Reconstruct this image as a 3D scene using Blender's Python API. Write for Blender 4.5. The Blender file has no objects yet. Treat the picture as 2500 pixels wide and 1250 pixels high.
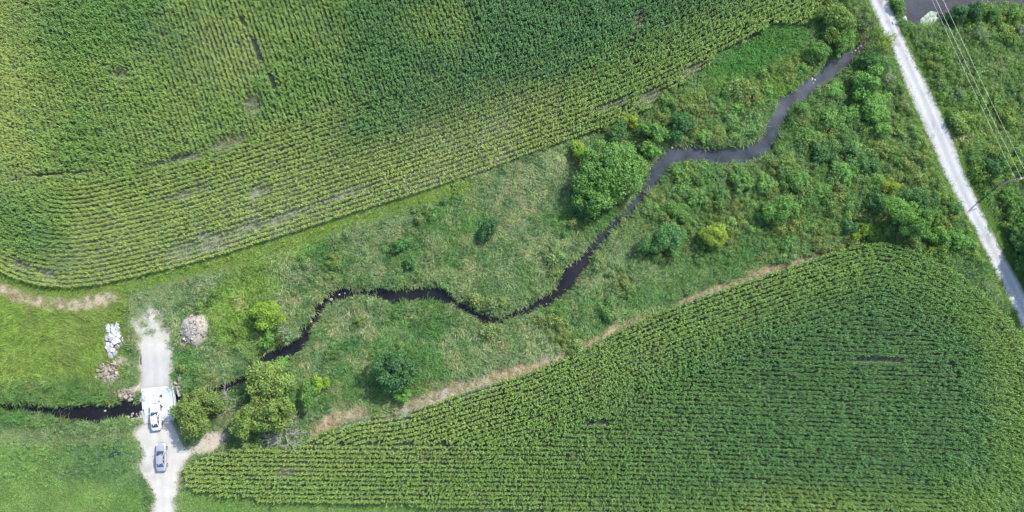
import bpy, math, random
import numpy as np
from mathutils import Vector, Matrix

# ------------------------------------------------------------------ camera, sky, sun, exposure
SC = bpy.context.scene
F_PX, CAM_H, TILT = 2060.0, 146.0, math.radians(3.0)
CAM_Y = -CAM_H * math.tan(TILT)
cam_d = bpy.data.cameras.new('camera')
cam_d.sensor_width = 36.0
cam_d.lens = 36.0 * F_PX / 2500.0
cam_d.clip_start, cam_d.clip_end = 1.0, 6000.0
cam = bpy.data.objects.new('camera', cam_d)
SC.collection.objects.link(cam)
cam.location = (0, CAM_Y, CAM_H)
cam.rotation_euler = (TILT, 0, 0)
SC.camera = cam

SUN_AZ = Vector((0.73, 0.69)).normalized()
SUN_EL = math.radians(45.0)
W = bpy.data.worlds.new('World')
SC.world = W
W.use_nodes = True
wn = W.node_tree
sky = wn.nodes.new('ShaderNodeTexSky')
sky.sky_type = 'NISHITA'
sky.sun_disc = False
sky.sun_elevation = SUN_EL
sky.sun_rotation = math.atan2(SUN_AZ.x, SUN_AZ.y)
sky.air_density = 1.0
sky.dust_density = 1.2
bgn = wn.nodes['Background']
wn.links.new(sky.outputs[0], bgn.inputs[0])
bgn.inputs[1].default_value = 0.15
sun_d = bpy.data.lights.new('sun', 'SUN')
sun_d.energy = 3.0
sun_d.angle = math.radians(0.6)
sun_d.color = (1.0, 0.95, 0.87)
sun = bpy.data.objects.new('sun', sun_d)
SC.collection.objects.link(sun)
sdir = -Vector((SUN_AZ.x * math.cos(SUN_EL), SUN_AZ.y * math.cos(SUN_EL), math.sin(SUN_EL)))
sun.rotation_euler = sdir.to_track_quat('-Z', 'Y').to_euler()
sun.location = (60, 60, 90)
SC.view_settings.view_transform = 'Standard'
SC.view_settings.look = 'None'
SC.view_settings.gamma = 1.0
SC.view_settings.exposure = 1.58
SC.render.engine = 'CYCLES'
SC.cycles.max_bounces = 3
SC.cycles.diffuse_bounces = 2
SC.cycles.glossy_bounces = 2
SC.cycles.transmission_bounces = 2
SC.cycles.caustics_reflective = False
SC.cycles.caustics_refractive = False
SC.cycles.transparent_max_bounces = 4

# ------------------------------------------------------------------ helpers
R = np.random.default_rng(7)
HUE = np.array([1.0, 1.07, 1.0])      # overall hue of the summer greens
random.seed(7)
COL = SC.collection
CT, ST = math.cos(TILT), math.sin(TILT)

def G(px, py, z=0.0):
    """ground point (metres) of a plan position given in survey pixels"""
    dx, dy, dz = (px - 1250.0) / F_PX, (625.0 - py) / F_PX, -1.0
    y2, z2 = dy * CT - dz * ST, dy * ST + dz * CT
    t = (z - CAM_H) / z2
    return (dx * t, CAM_Y + y2 * t)

def GA(pts, z=0.0):
    return np.array([G(a, b, z) for a, b in pts])

def inv(P):
    """metres on the ground -> survey pixels (for laying out the plan zones)"""
    X, Y, Z = P[:, 0], P[:, 1] - CAM_Y, -CAM_H * np.ones(len(P))
    y = Y * CT + Z * ST
    z = -Y * ST + Z * CT
    return 1250 + F_PX * X / -z, 625 - F_PX * y / -z

def spline(P, step=0.5):
    P = np.asarray(P, float)
    A = np.vstack([2 * P[0] - P[1], P, 2 * P[-1] - P[-2]])
    out = []
    for i in range(1, len(A) - 2):
        p0, p1, p2, p3 = A[i - 1], A[i], A[i + 1], A[i + 2]
        n = max(2, int(np.linalg.norm((p2 - p1)[:2]) / step))
        t = np.linspace(0, 1, n, endpoint=False)[:, None]
        out.append(0.5 * (2 * p1 + (p2 - p0) * t + (2 * p0 - 5 * p1 + 4 * p2 - p3) * t * t + (3 * p1 - p0 - 3 * p2 + p3) * t ** 3))
    out.append(A[-2][None])
    return np.vstack(out)

def pdist(P, L, extra=None):
    """distance of points to a polyline, index fraction of nearest place, signed side"""
    P = np.asarray(P, float)
    best = np.full(len(P), 1e9); val = np.zeros(len(P)); side = np.zeros(len(P))
    for i in range(len(L) - 1):
        a, b = L[i, :2], L[i + 1, :2]
        ab = b - a
        l2 = max(ab @ ab, 1e-9)
        t = np.clip(((P - a) @ ab) / l2, 0, 1)
        q = P - a - t[:, None] * ab
        d = np.hypot(q[:, 0], q[:, 1])
        m = d < best
        best[m] = d[m]
        if extra is not None:
            val[m] = (extra[i] + (extra[i + 1] - extra[i]) * t)[m]
        side[m] = (ab[0] * (P[:, 1] - a[1]) - ab[1] * (P[:, 0] - a[0]))[m]
    return best, val, np.sign(side)

def inpoly(P, poly):
    x, y = P[:, 0], P[:, 1]
    c = np.zeros(len(P), bool)
    n = len(poly)
    for i in range(n):
        x1, y1 = poly[i]; x2, y2 = poly[(i + 1) % n]
        if y1 == y2: continue
        m = ((y1 > y) != (y2 > y)) & (x < (x2 - x1) * (y - y1) / (y2 - y1) + x1)
        c ^= m
    return c

def vnoise(P, scale, seed):
    q = P / scale + seed * 17.31
    i = np.floor(q).astype(np.int64); f = q - i
    f = f * f * (3 - 2 * f)
    def h(a, b):
        n = (a * 374761393 + b * 668265263 + seed * 974711) & 0x7fffffff
        n = ((n ^ (n >> 13)) * 1274126177) & 0x7fffffff
        return ((n ^ (n >> 16)) & 0xffff) / 65535.0
    a, b = i[:, 0], i[:, 1]
    v0 = h(a, b) * (1 - f[:, 0]) + h(a + 1, b) * f[:, 0]
    v1 = h(a, b + 1) * (1 - f[:, 0]) + h(a + 1, b + 1) * f[:, 0]
    return v0 * (1 - f[:, 1]) + v1 * f[:, 1]

def fbm(P, scale, seed, o=3):
    v = 0; a = 0.5; t = 0
    for k in range(o):
        v = v + a * vnoise(P, scale / 2 ** k, seed + k); t += a; a *= 0.5
    return v / t

def sstep(a, b, x):
    t = np.clip((x - a) / (b - a), 0, 1)
    return t * t * (3 - 2 * t)

def ell(px, py, cx, cy, rx, ry, ang=0, soft=0.5):
    """soft elliptical patch on the plan, 1 inside -> 0 outside"""
    c, s = math.cos(math.radians(ang)), math.sin(math.radians(ang))
    u = ((px - cx) * c + (py - cy) * s) / rx
    v = (-(px - cx) * s + (py - cy) * c) / ry
    return 1 - sstep(1 - soft, 1 + soft, np.hypot(u, v))

def mix(a, b, t):
    return a + (b - a) * np.clip(t, 0, 1)[:, None]

# ------------------------------------------------------------------ materials
def new_mat(name):
    m = bpy.data.materials.new(name); m.use_nodes = True
    n = m.node_tree
    return m, n, n.nodes['Principled BSDF']

def plain(name, rgb, rough=0.7, spec=0.3, metal=0.0, vary=0.0, scale=4.0, bump=0.0, coat=0.0):
    m, n, b = new_mat(name)
    b.inputs['Base Color'].default_value = (*rgb, 1)
    b.inputs['Roughness'].default_value = rough
    b.inputs['Specular IOR Level'].default_value = spec
    b.inputs['Metallic'].default_value = metal
    b.inputs['Coat Weight'].default_value = coat
    if vary or bump:
        tc = n.nodes.new('ShaderNodeTexCoord')
        nz = n.nodes.new('ShaderNodeTexNoise'); nz.inputs['Scale'].default_value = scale; nz.inputs['Detail'].default_value = 6
        n.links.new(tc.outputs['Object'], nz.inputs['Vector'])
        if vary:
            r = n.nodes.new('ShaderNodeValToRGB')
            r.color_ramp.elements[0].position = 0.3; r.color_ramp.elements[1].position = 0.7
            r.color_ramp.elements[0].color = (*[c * (1 - vary) for c in rgb], 1)
            r.color_ramp.elements[1].color = (*[min(1, c * (1 + vary * 0.6)) for c in rgb], 1)
            n.links.new(nz.outputs[0], r.inputs[0]); n.links.new(r.outputs[0], b.inputs['Base Color'])
        if bump:
            bp = n.nodes.new('ShaderNodeBump'); bp.inputs['Strength'].default_value = bump; bp.inputs['Distance'].default_value = 0.03
            n.links.new(nz.outputs[0], bp.inputs['Height']); n.links.new(bp.outputs[0], b.inputs['Normal'])
    return m

def per_object_shade(m, lo, hi):
    n = m.node_tree; b = n.nodes['Principled BSDF']
    src = b.inputs['Base Color'].links[0].from_socket
    oi = n.nodes.new('ShaderNodeObjectInfo'); mr = n.nodes.new('ShaderNodeMapRange'); mr.inputs[3].default_value = lo; mr.inputs[4].default_value = hi
    mx = n.nodes.new('ShaderNodeMix'); mx.data_type = 'RGBA'; mx.blend_type = 'MULTIPLY'; mx.inputs[0].default_value = 1
    n.links.new(oi.outputs['Random'], mr.inputs[0]); n.links.new(src, mx.inputs[6]); n.links.new(mr.outputs[0], mx.inputs[7]); n.links.new(mx.outputs[2], b.inputs['Base Color'])

def leafmat(name, source, rough=0.5, spec=0.35, trans=0.3):
    """leaf material tinted per instance ('inst') or per object ('obj'), with a random shade per leaf"""
    m, n, b = new_mat(name)
    out = n.nodes['Material Output']
    if source == 'inst':
        a = n.nodes.new('ShaderNodeAttribute'); a.attribute_type = 'INSTANCER'; a.attribute_name = 'tint'; colr = a.outputs['Color']
    else:
        a = n.nodes.new('ShaderNodeObjectInfo'); colr = a.outputs['Color']
    lv = n.nodes.new('ShaderNodeAttribute'); lv.attribute_type = 'GEOMETRY'; lv.attribute_name = 'leafvar'
    mx = n.nodes.new('ShaderNodeMix'); mx.data_type = 'RGBA'; mx.blend_type = 'MULTIPLY'; mx.inputs[0].default_value = 1.0
    n.links.new(colr, mx.inputs[6]); n.links.new(lv.outputs['Color'], mx.inputs[7])
    n.links.new(mx.outputs[2], b.inputs['Base Color'])
    b.inputs['Roughness'].default_value = rough
    b.inputs['Specular IOR Level'].default_value = spec
    tr = n.nodes.new('ShaderNodeBsdfTranslucent')
    hs = n.nodes.new('ShaderNodeMix'); hs.data_type = 'RGBA'; hs.blend_type = 'MULTIPLY'; hs.inputs[0].default_value = 1.0
    hs.inputs[7].default_value = (1.25, 1.15, 0.5, 1)
    n.links.new(mx.outputs[2], hs.inputs[6]); n.links.new(hs.outputs[2], tr.inputs[0])
    ms = n.nodes.new('ShaderNodeMixShader'); ms.inputs[0].default_value = trans
    n.links.new(b.outputs[0], ms.inputs[1]); n.links.new(tr.outputs[0], ms.inputs[2])
    n.links.new(ms.outputs[0], out.inputs['Surface'])
    return m

M = {}
M['corn'] = leafmat('corn_leaf', 'inst', 0.5, 0.22, 0.3)
M['grass'] = leafmat('grass_blade', 'inst', 0.65, 0.12, 0.3)
M['forb'] = leafmat('forb_leaf', 'inst', 0.55, 0.18, 0.3)
M['leaf'] = leafmat('tree_leaf', 'obj', 0.55, 0.18, 0.3)
M['bark'] = plain('bark', (0.12, 0.09, 0.065), 0.9, 0.2, vary=0.35, scale=6)
M['deadwood'] = plain('dead_wood', (0.30, 0.28, 0.25), 0.9, 0.2, vary=0.3, scale=5)
M['darkwood'] = plain('dark_dead_wood', (0.09, 0.075, 0.065), 0.9, 0.2, vary=0.3, scale=5)
M['concrete'] = plain('bridge_concrete', (0.315, 0.333, 0.355), 0.85, 0.3, vary=0.16, scale=0.8, bump=0.15)
M['oldconcrete'] = plain('old_concrete', (0.27, 0.27, 0.265), 0.9, 0.2, vary=0.2, scale=2.5, bump=0.2)
M['slab'] = plain('broken_concrete', (0.33, 0.335, 0.33), 0.85, 0.25, vary=0.12, scale=3.0, bump=0.25)
M['stone'] = plain('field_stone', (0.20, 0.175, 0.145), 0.9, 0.2, vary=0.35, scale=3.0, bump=0.4)
M['palestone'] = plain('pale_stone', (0.27, 0.25, 0.215), 0.9, 0.2, vary=0.3, scale=3.0, bump=0.4)
for _k, _lo, _hi in (('slab', 0.7, 1.1), ('stone', 0.55, 1.35), ('palestone', 0.55, 1.25)): per_object_shade(M[_k], _lo, _hi)
M['polewood'] = plain('pole_wood', (0.28, 0.25, 0.22), 0.9, 0.2, vary=0.25, scale=8)
M['wire'] = plain('wire_metal', (0.42, 0.44, 0.42), 0.45, 0.5, metal=0.3)
M['porcelain'] = plain('insulator', (0.5, 0.5, 0.52), 0.3, 0.5)
M['tyre'] = plain('tyre_rubber', (0.02, 0.02, 0.02), 0.85, 0.3)
M['rim'] = plain('rim_metal', (0.5, 0.5, 0.52), 0.35, 0.5, metal=0.8)
M['glass'] = plain('car_glass', (0.02, 0.03, 0.035), 0.06, 0.6)
M['whitepaint'] = plain('white_car_paint', (0.42, 0.435, 0.45), 0.25, 0.5, coat=0.6)
M['silverpaint'] = plain('silver_car_paint', (0.25, 0.255, 0.28), 0.32, 0.5, metal=0.25, coat=0.6)
M['lamp'] = plain('lamp_lens', (0.75, 0.78, 0.8), 0.1, 0.6)
M['redlamp'] = plain('tail_lens', (0.35, 0.02, 0.02), 0.15, 0.6)
M['blackplastic'] = plain('black_plastic', (0.025, 0.025, 0.027), 0.5, 0.4)
M['tarp'] = plain('dark_green_tarp', (0.012, 0.03, 0.02), 0.6, 0.3, vary=0.2, bump=0.4)
M['mud'] = plain('dark_mud', (0.055, 0.05, 0.045), 0.95, 0.15, vary=0.3, scale=8, bump=0.5)
M['petal'] = plain('white_petals', (0.72, 0.72, 0.66), 0.8, 0.2)
M['algae'] = plain('algae_mat', (0.22, 0.27, 0.20), 0.9, 0.2, vary=0.6, scale=1.6, bump=0.4)

def surf_mat(name, amp=0.25, fine=6.0, bump=0.35, rough=0.95):
    """colour from the surface's own 'Col' attribute broken up by noise"""
    m, n, b = new_mat(name)
    a = n.nodes.new('ShaderNodeAttribute'); a.attribute_name = 'Col'
    geo = n.nodes.new('ShaderNodeNewGeometry')
    nz = n.nodes.new('ShaderNodeTexNoise'); nz.inputs['Scale'].default_value = fine; nz.inputs['Detail'].default_value = 5; nz.inputs['Roughness'].default_value = 0.7
    n.links.new(geo.outputs['Position'], nz.inputs['Vector'])
    mr = n.nodes.new('ShaderNodeMapRange'); mr.inputs[1].default_value = 0.25; mr.inputs[2].default_value = 0.75
    mr.inputs[3].default_value = 1 - amp; mr.inputs[4].default_value = 1 + amp
    n.links.new(nz.outputs[0], mr.inputs[0])
    mx = n.nodes.new('ShaderNodeMix'); mx.data_type = 'RGBA'; mx.blend_type = 'MULTIPLY'; mx.inputs[0].default_value = 1
    n.links.new(a.outputs['Color'], mx.inputs[6]); n.links.new(mr.outputs[0], mx.inputs[7])
    n.links.new(mx.outputs[2], b.inputs['Base Color'])
    b.inputs['Roughness'].default_value = rough
    b.inputs['Specular IOR Level'].default_value = 0.2
    bp = n.nodes.new('ShaderNodeBump'); bp.inputs['Strength'].default_value = bump; bp.inputs['Distance'].default_value = 0.08
    n.links.new(nz.outputs[0], bp.inputs['Height']); n.links.new(bp.outputs[0], b.inputs['Normal'])
    return m

M['ground'] = surf_mat('ground_soil', 0.35, 3.5, 0.5)
M['gravel'] = surf_mat('gravel', 0.10, 7.0, 0.25)

def water_mat():
    m, n, b = new_mat('brook_water')
    geo = n.nodes.new('ShaderNodeNewGeometry')
    nz = n.nodes.new('ShaderNodeTexNoise'); nz.inputs['Scale'].default_value = 0.25; nz.inputs['Detail'].default_value = 4
    n.links.new(geo.outputs['Position'], nz.inputs['Vector'])
    at = n.nodes.new('ShaderNodeAttribute'); at.attribute_name = 'Col'
    mx = n.nodes.new('ShaderNodeMix'); mx.data_type = 'RGBA'; mx.blend_type = 'MULTIPLY'; mx.inputs[0].default_value = 1
    mr = n.nodes.new('ShaderNodeMapRange'); mr.inputs[1].default_value = 0.3; mr.inputs[2].default_value = 0.7; mr.inputs[3].default_value = 0.45; mr.inputs[4].default_value = 1.6
    n.links.new(nz.outputs[0], mr.inputs[0])
    n.links.new(at.outputs['Color'], mx.inputs[6]); n.links.new(mr.outputs[0], mx.inputs[7])
    n.links.new(mx.outputs[2], b.inputs['Base Color'])
    b.inputs['Roughness'].default_value = 0.12
    b.inputs['IOR'].default_value = 1.33
    n2 = n.nodes.new('ShaderNodeTexNoise'); n2.inputs['Scale'].default_value = 2.2; n2.inputs['Detail'].default_value = 3
    n.links.new(geo.outputs['Position'], n2.inputs['Vector'])
    bp = n.nodes.new('ShaderNodeBump'); bp.inputs['Strength'].default_value = 0.3; bp.inputs['Distance'].default_value = 0.06
    n.links.new(n2.outputs[0], bp.inputs['Height']); n.links.new(bp.outputs[0], b.inputs['Normal'])
    return m
M['water'] = water_mat()

# ------------------------------------------------------------------ object helpers
def tag(o, label=None, cat=None, group=None, kind=None):
    if label: o['label'] = label
    if cat: o['category'] = cat
    if group: o['group'] = group
    if kind: o['kind'] = kind
    return o

def link(o, parent=None):
    COL.objects.link(o)
    if parent is not None: o.parent = parent
    return o

def mesh(name, v, f, mat=None, smooth=False):
    me = bpy.data.meshes.new(name)
    me.from_pydata([tuple(p) for p in v], [], [tuple(q) for q in f])
    if mat: me.materials.append(mat)
    if smooth: me.shade_smooth()
    me.update()
    return me

def qmesh(name, V, Q, mat, leafvar=None):
    """fast mesh from numpy quads"""
    me = bpy.data.meshes.new(name)
    me.vertices.add(len(V)); me.vertices.foreach_set('co', np.asarray(V, np.float32).ravel())
    Q = np.asarray(Q, np.int32); n, k = Q.shape
    me.loops.add(n * k); me.loops.foreach_set('vertex_index', Q.ravel())
    me.polygons.add(n); me.polygons.foreach_set('loop_start', np.arange(0, n * k, k, dtype=np.int32))
    me.update(calc_edges=True)
    if leafvar is not None:
        at = me.attributes.new('leafvar', 'FLOAT_COLOR', 'FACE')
        c = np.ones((n, 4), np.float32); c[:, :3] = leafvar
        at.data.foreach_set('color', c.ravel())
    me.materials.append(mat)
    return me

def obj(name, me, parent=None, loc=(0, 0, 0), rot=(0, 0, 0), scl=(1, 1, 1)):
    o = bpy.data.objects.new(name, me)
    o.location, o.rotation_euler, o.scale = loc, rot, scl
    return link(o, parent)

def empty(name, loc, rz=0.0):
    o = bpy.data.objects.new(name, None)
    o.empty_display_size = 0.2
    o.location = loc; o.rotation_euler = (0, 0, rz)
    return link(o)

def tube(path, radii, sides=6, cap=True):
    """tapered tube along a path -> verts, faces"""
    path = [Vector(p) for p in path]
    V, Fc = [], []
    up = Vector((0.31, 0.17, 0.93))
    for i, p in enumerate(path):
        t = (path[min(i + 1, len(path) - 1)] - path[max(i - 1, 0)]).normalized()
        a = t.cross(up)
        if a.length < 1e-3: a = t.cross(Vector((1, 0, 0)))
        a.normalize(); b = t.cross(a)
        for k in range(sides):
            an = 2 * math.pi * k / sides
            V.append(p + (a * math.cos(an) + b * math.sin(an)) * radii[i])
    for i in range(len(path) - 1):
        for k in range(sides):
            k2 = (k + 1) % sides
            Fc.append((i * sides + k, i * sides + k2, (i + 1) * sides + k2, (i + 1) * sides + k))
    if cap:
        Fc.append(tuple(range(sides))[::-1])
        Fc.append(tuple((len(path) - 1) * sides + k for k in range(sides)))
    return V, Fc

def joinvf(parts):
    V, Fc = [], []
    for v, f in parts:
        o = len(V); V += list(v); Fc += [tuple(i + o for i in q) for q in f]
    return V, Fc

def boxvf(x0, x1, y0, y1, z0, z1):
    v = [(x0, y0, z0), (x1, y0, z0), (x1, y1, z0), (x0, y1, z0), (x0, y0, z1), (x1, y0, z1), (x1, y1, z1), (x0, y1, z1)]
    f = [(0, 3, 2, 1), (4, 5, 6, 7), (0, 1, 5, 4), (1, 2, 6, 5), (2, 3, 7, 6), (3, 0, 4, 7)]
    return v, f

def scatter(name, pts, rot, scl, tint, idx, protos):
    """one object that instances plant meshes on its points (geometry nodes)"""
    me = bpy.data.meshes.new(name)
    n = len(pts)
    me.vertices.add(n); me.vertices.foreach_set('co', np.asarray(pts, np.float32).ravel())
    for nm, ty, arr, key in (('rot', 'FLOAT_VECTOR', rot, 'vector'), ('scl', 'FLOAT_VECTOR', scl, 'vector'), ('idx', 'INT', idx, 'value')):
        at = me.attributes.new(nm, ty, 'POINT')
        at.data.foreach_set(key, np.asarray(arr, np.int32 if ty == 'INT' else np.float32).ravel())
    at = me.attributes.new('tint', 'FLOAT_COLOR', 'POINT')
    c = np.ones((n, 4), np.float32); c[:, :3] = tint * HUE
    at.data.foreach_set('color', c.ravel())
    o = obj(name, me)
    ng = bpy.data.node_groups.new(name + '_scatter', 'GeometryNodeTree')
    ng.interface.new_socket('Geometry', in_out='INPUT', socket_type='NodeSocketGeometry')
    ng.interface.new_socket('Geometry', in_out='OUTPUT', socket_type='NodeSocketGeometry')
    gi = ng.nodes.new('NodeGroupInput'); go = ng.nodes.new('NodeGroupOutput')
    iop = ng.nodes.new('GeometryNodeInstanceOnPoints')
    jn = ng.nodes.new('GeometryNodeJoinGeometry')
    for pr in protos:
        oi = ng.nodes.new('GeometryNodeObjectInfo'); oi.inputs['Object'].default_value = pr; oi.inputs['As Instance'].default_value = True
        ng.links.new(oi.outputs['Geometry'], jn.inputs[0])
    def na(nm, ty):
        x = ng.nodes.new('GeometryNodeInputNamedAttribute'); x.data_type = ty; x.inputs['Name'].default_value = nm
        return x.outputs['Attribute']
    e2r = ng.nodes.new('FunctionNodeEulerToRotation')
    ng.links.new(na('rot', 'FLOAT_VECTOR'), e2r.inputs[0])
    ng.links.new(gi.outputs[0], iop.inputs['Points']); ng.links.new(jn.outputs[0], iop.inputs['Instance'])
    iop.inputs['Pick Instance'].default_value = True
    ng.links.new(na('idx', 'INT'), iop.inputs['Instance Index'])
    ng.links.new(e2r.outputs[0], iop.inputs['Rotation'])
    ng.links.new(na('scl', 'FLOAT_VECTOR'), iop.inputs['Scale'])
    ng.links.new(iop.outputs[0], go.inputs[0])
    md = o.modifiers.new('scatter', 'NODES'); md.node_group = ng
    return o

def proto(name, me):
    return bpy.data.objects.new(name, me)     # source mesh for scatter(), not placed in the scene

# ------------------------------------------------------------------ plan of the place
CREEK_PX = [  # x, y, width
    (-160, 1004, 26), (-70, 998, 22), (0, 995, 16), (45, 997, 20), (96, 1003, 26), (150, 1008, 34), (192, 1013, 40), (230, 1011, 46), (288, 1003, 34),
    (345, 995, 28), (390, 985, 26), (430, 976, 22), (466, 971, 20), (509, 958, 20), (545, 948, 22), (575, 938, 24), (605, 918, 28),
    (632, 894, 34), (666, 870, 38), (708, 850, 36), (736, 830, 30), (762, 794, 25), (774, 766, 22), (787, 747, 22), (808, 729, 22),
    (832, 717, 23), (880, 713, 24), (944, 721, 29), (992, 724, 31), (1044, 714, 32), (1092, 727, 29), (1130, 749, 27), (1166, 769, 24),
    (1206, 780, 20), (1248, 769, 22), (1296, 754, 22), (1345, 730, 30), (1379, 692, 40), (1411, 652, 44), (1433, 622, 30), (1456, 592, 26),
    (1486, 560, 24), (1518, 532, 22), (1545, 502, 24), (1566, 473, 30), (1588, 444, 33), (1613, 407, 37), (1646, 376, 42), (1689, 372, 42),
    (1732, 379, 38), (1786, 377, 43), (1840, 366, 41), (1872, 346, 44), (1890, 315, 40), (1906, 280, 38), (1930, 244, 42), (1965, 216, 34),
    (2008, 189, 40), (2044, 160, 42), (2073, 139, 36), (2100, 115, 24), (2124, 96, 18)]
cw = np.array([(*G(a, b), w / 14.1 / 2) for a, b, w in CREEK_PX])
CREEK = spline(cw, 0.9)
CREEK_W = CREEK[:, 2]

POND = GA([(2203, -140), (2200, 10), (2203, 42), (2213, 58), (2228, 62), (2250, 62), (2282, 58), (2308, 48), (2318, 30), (2345, 22), (2390, 14), (2420, 10), (2440, 9), (2500, 12), (2560, 8), (2700, 0), (2700, -140)])

ROAD_L = spline(GA([(2060, -160), (2123, 0), (2159, 79), (2181, 126), (2210, 202), (2260, 317), (2319, 450), (2379, 558), (2440, 681), (2498, 803), (2590, 990)]), 0.35)
ROAD_R = spline(GA([(2100, -160), (2166, 0), (2199, 79), (2235, 155), (2278, 238), (2325, 346), (2366, 450), (2433, 591), (2498, 710), (2548, 800), (2645, 990)]), 0.35)
ROADPOLY = np.vstack([ROAD_L, ROAD_R[::-1]])
ROADC = spline(GA([(2080, -160), (2145, 0), (2179, 79), (2208, 140), (2244, 220), (2292, 331), (2342, 450), (2406, 575), (2456, 672), (2510, 780), (2620, 990)]), 1.0)

TRACK_N = [(356, 748), (380, 752), (400, 778), (412, 810), (421, 845), (419, 890), (420, 941), (346, 950), (343, 905), (340, 850), (334, 810), (324, 785), (330, 765)]
TRACK_S = [(353, 1034), (417, 1027), (428, 1040), (436, 1072), (456, 1095), (470, 1108), (448, 1130), (440, 1150), (436, 1180), (428, 1215), (426, 1250), (424, 1340), (374, 1340), (371, 1250), (378, 1216), (361, 1183), (338, 1150), (352, 1110), (338, 1085), (328, 1060), (336, 1045)]
TN, TS = GA(TRACK_N), GA(TRACK_S)
BRIDGE = [(347, 949), (418, 941), (427, 1010), (425, 1027), (354, 1034)]
BR = GA(BRIDGE)
BARE = [GA([(430, 1092), (470, 1080), (490, 1060), (528, 1043), (562, 1056), (548, 1090), (505, 1108), (465, 1118)]),
        GA([(300, 950), (348, 935), (346, 985), (300, 975)]), GA([(330, 1010), (354, 1030), (352, 1065), (322, 1070)])]

UF_EDGE = spline(GA([(-150, -160), (-150, 200), (-140, 350), (-120, 470), (-90, 560), (-40, 630), (20, 672), (80, 694), (150, 703), (230, 698), (330, 678), (500, 636), (700, 574), (900, 510),
                     (1040, 466), (1200, 412), (1330, 364), (1450, 322), (1560, 279), (1700, 215), (1850, 140), (2000, 65), (2150, -20)]), 0.8)
UF_POLY = GA([(-150, -160), (-150, 200), (-140, 350), (-120, 470), (-90, 560), (-40, 630), (20, 672), (80, 694), (150, 703), (230, 698), (330, 678), (500, 636), (700, 574), (900, 510),
              (1040, 466), (1200, 412), (1330, 364), (1450, 322), (1545, 287), (1600, 255), (1636, 218), (1690, 192), (1735, 158), (1742, 128), (1800, 112), (1848, 88), (1878, 58), (1950, 62), (1990, 42), (2002, 0), (2015, -160)])
LF_EDGE = spline(GA([(454, 1140), (534, 1104), (600, 1092), (713, 1088), (760, 1068), (825, 1035), (880, 1016), (976, 1004), (1056, 982), (1153, 948), (1272, 914), (1336, 888), (1425, 851), (1500, 808),
                     (1634, 750), (1802, 692), (1976, 633), (2085, 599), (2152, 594), (2224, 614), (2331, 668), (2386, 710), (2421, 747), (2461, 785), (2492, 840), (2508, 900), (2514, 1000), (2512, 1120), (2504, 1185), (2480, 1222), (2430, 1252), (2340, 1275), (2150, 1290), (1900, 1296)]), 0.8)
LF_POLY = np.vstack([LF_EDGE, GA([(1700, 1280), (1500, 1256), (1153, 1236), (1072, 1234), (880, 1230), (720, 1224), (624, 1218), (502, 1202), (456, 1188)])])
HAYTRACK = spline(GA([(-120, 680), (-40, 692), (10, 708), (60, 730), (130, 741), (200, 744), (270, 728)]), 0.6)

STONES = [(476, 803, 36, 43), (264, 912, 30, 26), (312, 966, 34, 14), (438, 946, 13, 24), (322, 1020, 34, 11), (448, 990, 16, 9), (279, 828, 24, 42), (448, 833, 16, 9), (300, 882, 16, 10)]
GX, GY, GS = np.arange(-122, 122.01, 0.5), np.arange(-68, 72.01, 0.5), 0.5
_gx, _gy = np.meshgrid(GX, GY)
GP = np.column_stack([_gx.ravel(), _gy.ravel()])
def _widen():
    global ROAD_L, ROAD_R, ROADPOLY
    d = ROAD_R[len(ROAD_R) // 2] - ROAD_L[len(ROAD_L) // 2]
    d = np.array([0.91, 0.40]) * 0.22
    ROAD_L = ROAD_L - d; ROAD_R = ROAD_R + d
    ROADPOLY = np.vstack([ROAD_L, ROAD_R[::-1]])
_widen()
def thin_line(L, step):
    """drop points of a dense polyline so that it is quicker to measure against"""
    L = np.asarray(L); keep = [0]
    for i in range(1, len(L) - 1):
        if np.hypot(*(L[i, :2] - L[keep[-1], :2])) >= step: keep.append(i)
    return L[keep + [len(L) - 1]]
def signed(poly):
    d, _, _ = pdist(GP, np.vstack([poly, poly[:1]]))
    return np.where(inpoly(GP, poly), -d, d)
FIELD = {}
_c = thin_line(CREEK, 1.4)
_d, _w, _ = pdist(GP, _c, _c[:, 2]); FIELD['creek'] = _d - _w * 1.1 + 1.1 * (fbm(GP, 2.6, 161, 2) - 0.52)
FIELD['pond'] = signed(POND)
FIELD['roadc'] = pdist(GP, thin_line(ROADC, 3))[0]
FIELD['road'] = signed(np.vstack([thin_line(ROAD_L, 1.5), thin_line(ROAD_R, 1.5)[::-1]]))
FIELD['track'] = np.minimum(signed(TN), signed(TS))
FIELD['bridge'] = signed(BR)
FIELD['ufs'] = signed(UF_POLY)
FIELD['lfs'] = signed(thin_line(LF_POLY, 1.5))
FIELD['due'] = pdist(GP, thin_line(UF_EDGE, 1.5))[0]
FIELD['dle'] = pdist(GP, thin_line(LF_EDGE, 1.5))[0]
FIELD['hay'] = pdist(GP, thin_line(HAYTRACK, 1.0))[0]
FIELD['bares'] = np.minimum.reduce([signed(b) for b in BARE])
FIELD = {k: v.reshape(_gx.shape) for k, v in FIELD.items()}
def look(name, P):
    """bilinear look-up of a plan field"""
    A = FIELD[name]
    u = np.clip((P[:, 0] - GX[0]) / GS, 0, A.shape[1] - 1.001); v = np.clip((P[:, 1] - GY[0]) / GS, 0, A.shape[0] - 1.001)
    i, j = u.astype(int), v.astype(int); f, g = u - i, v - j
    return (A[j, i] * (1 - f) + A[j, i + 1] * f) * (1 - g) + (A[j + 1, i] * (1 - f) + A[j + 1, i + 1] * f) * g

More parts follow.
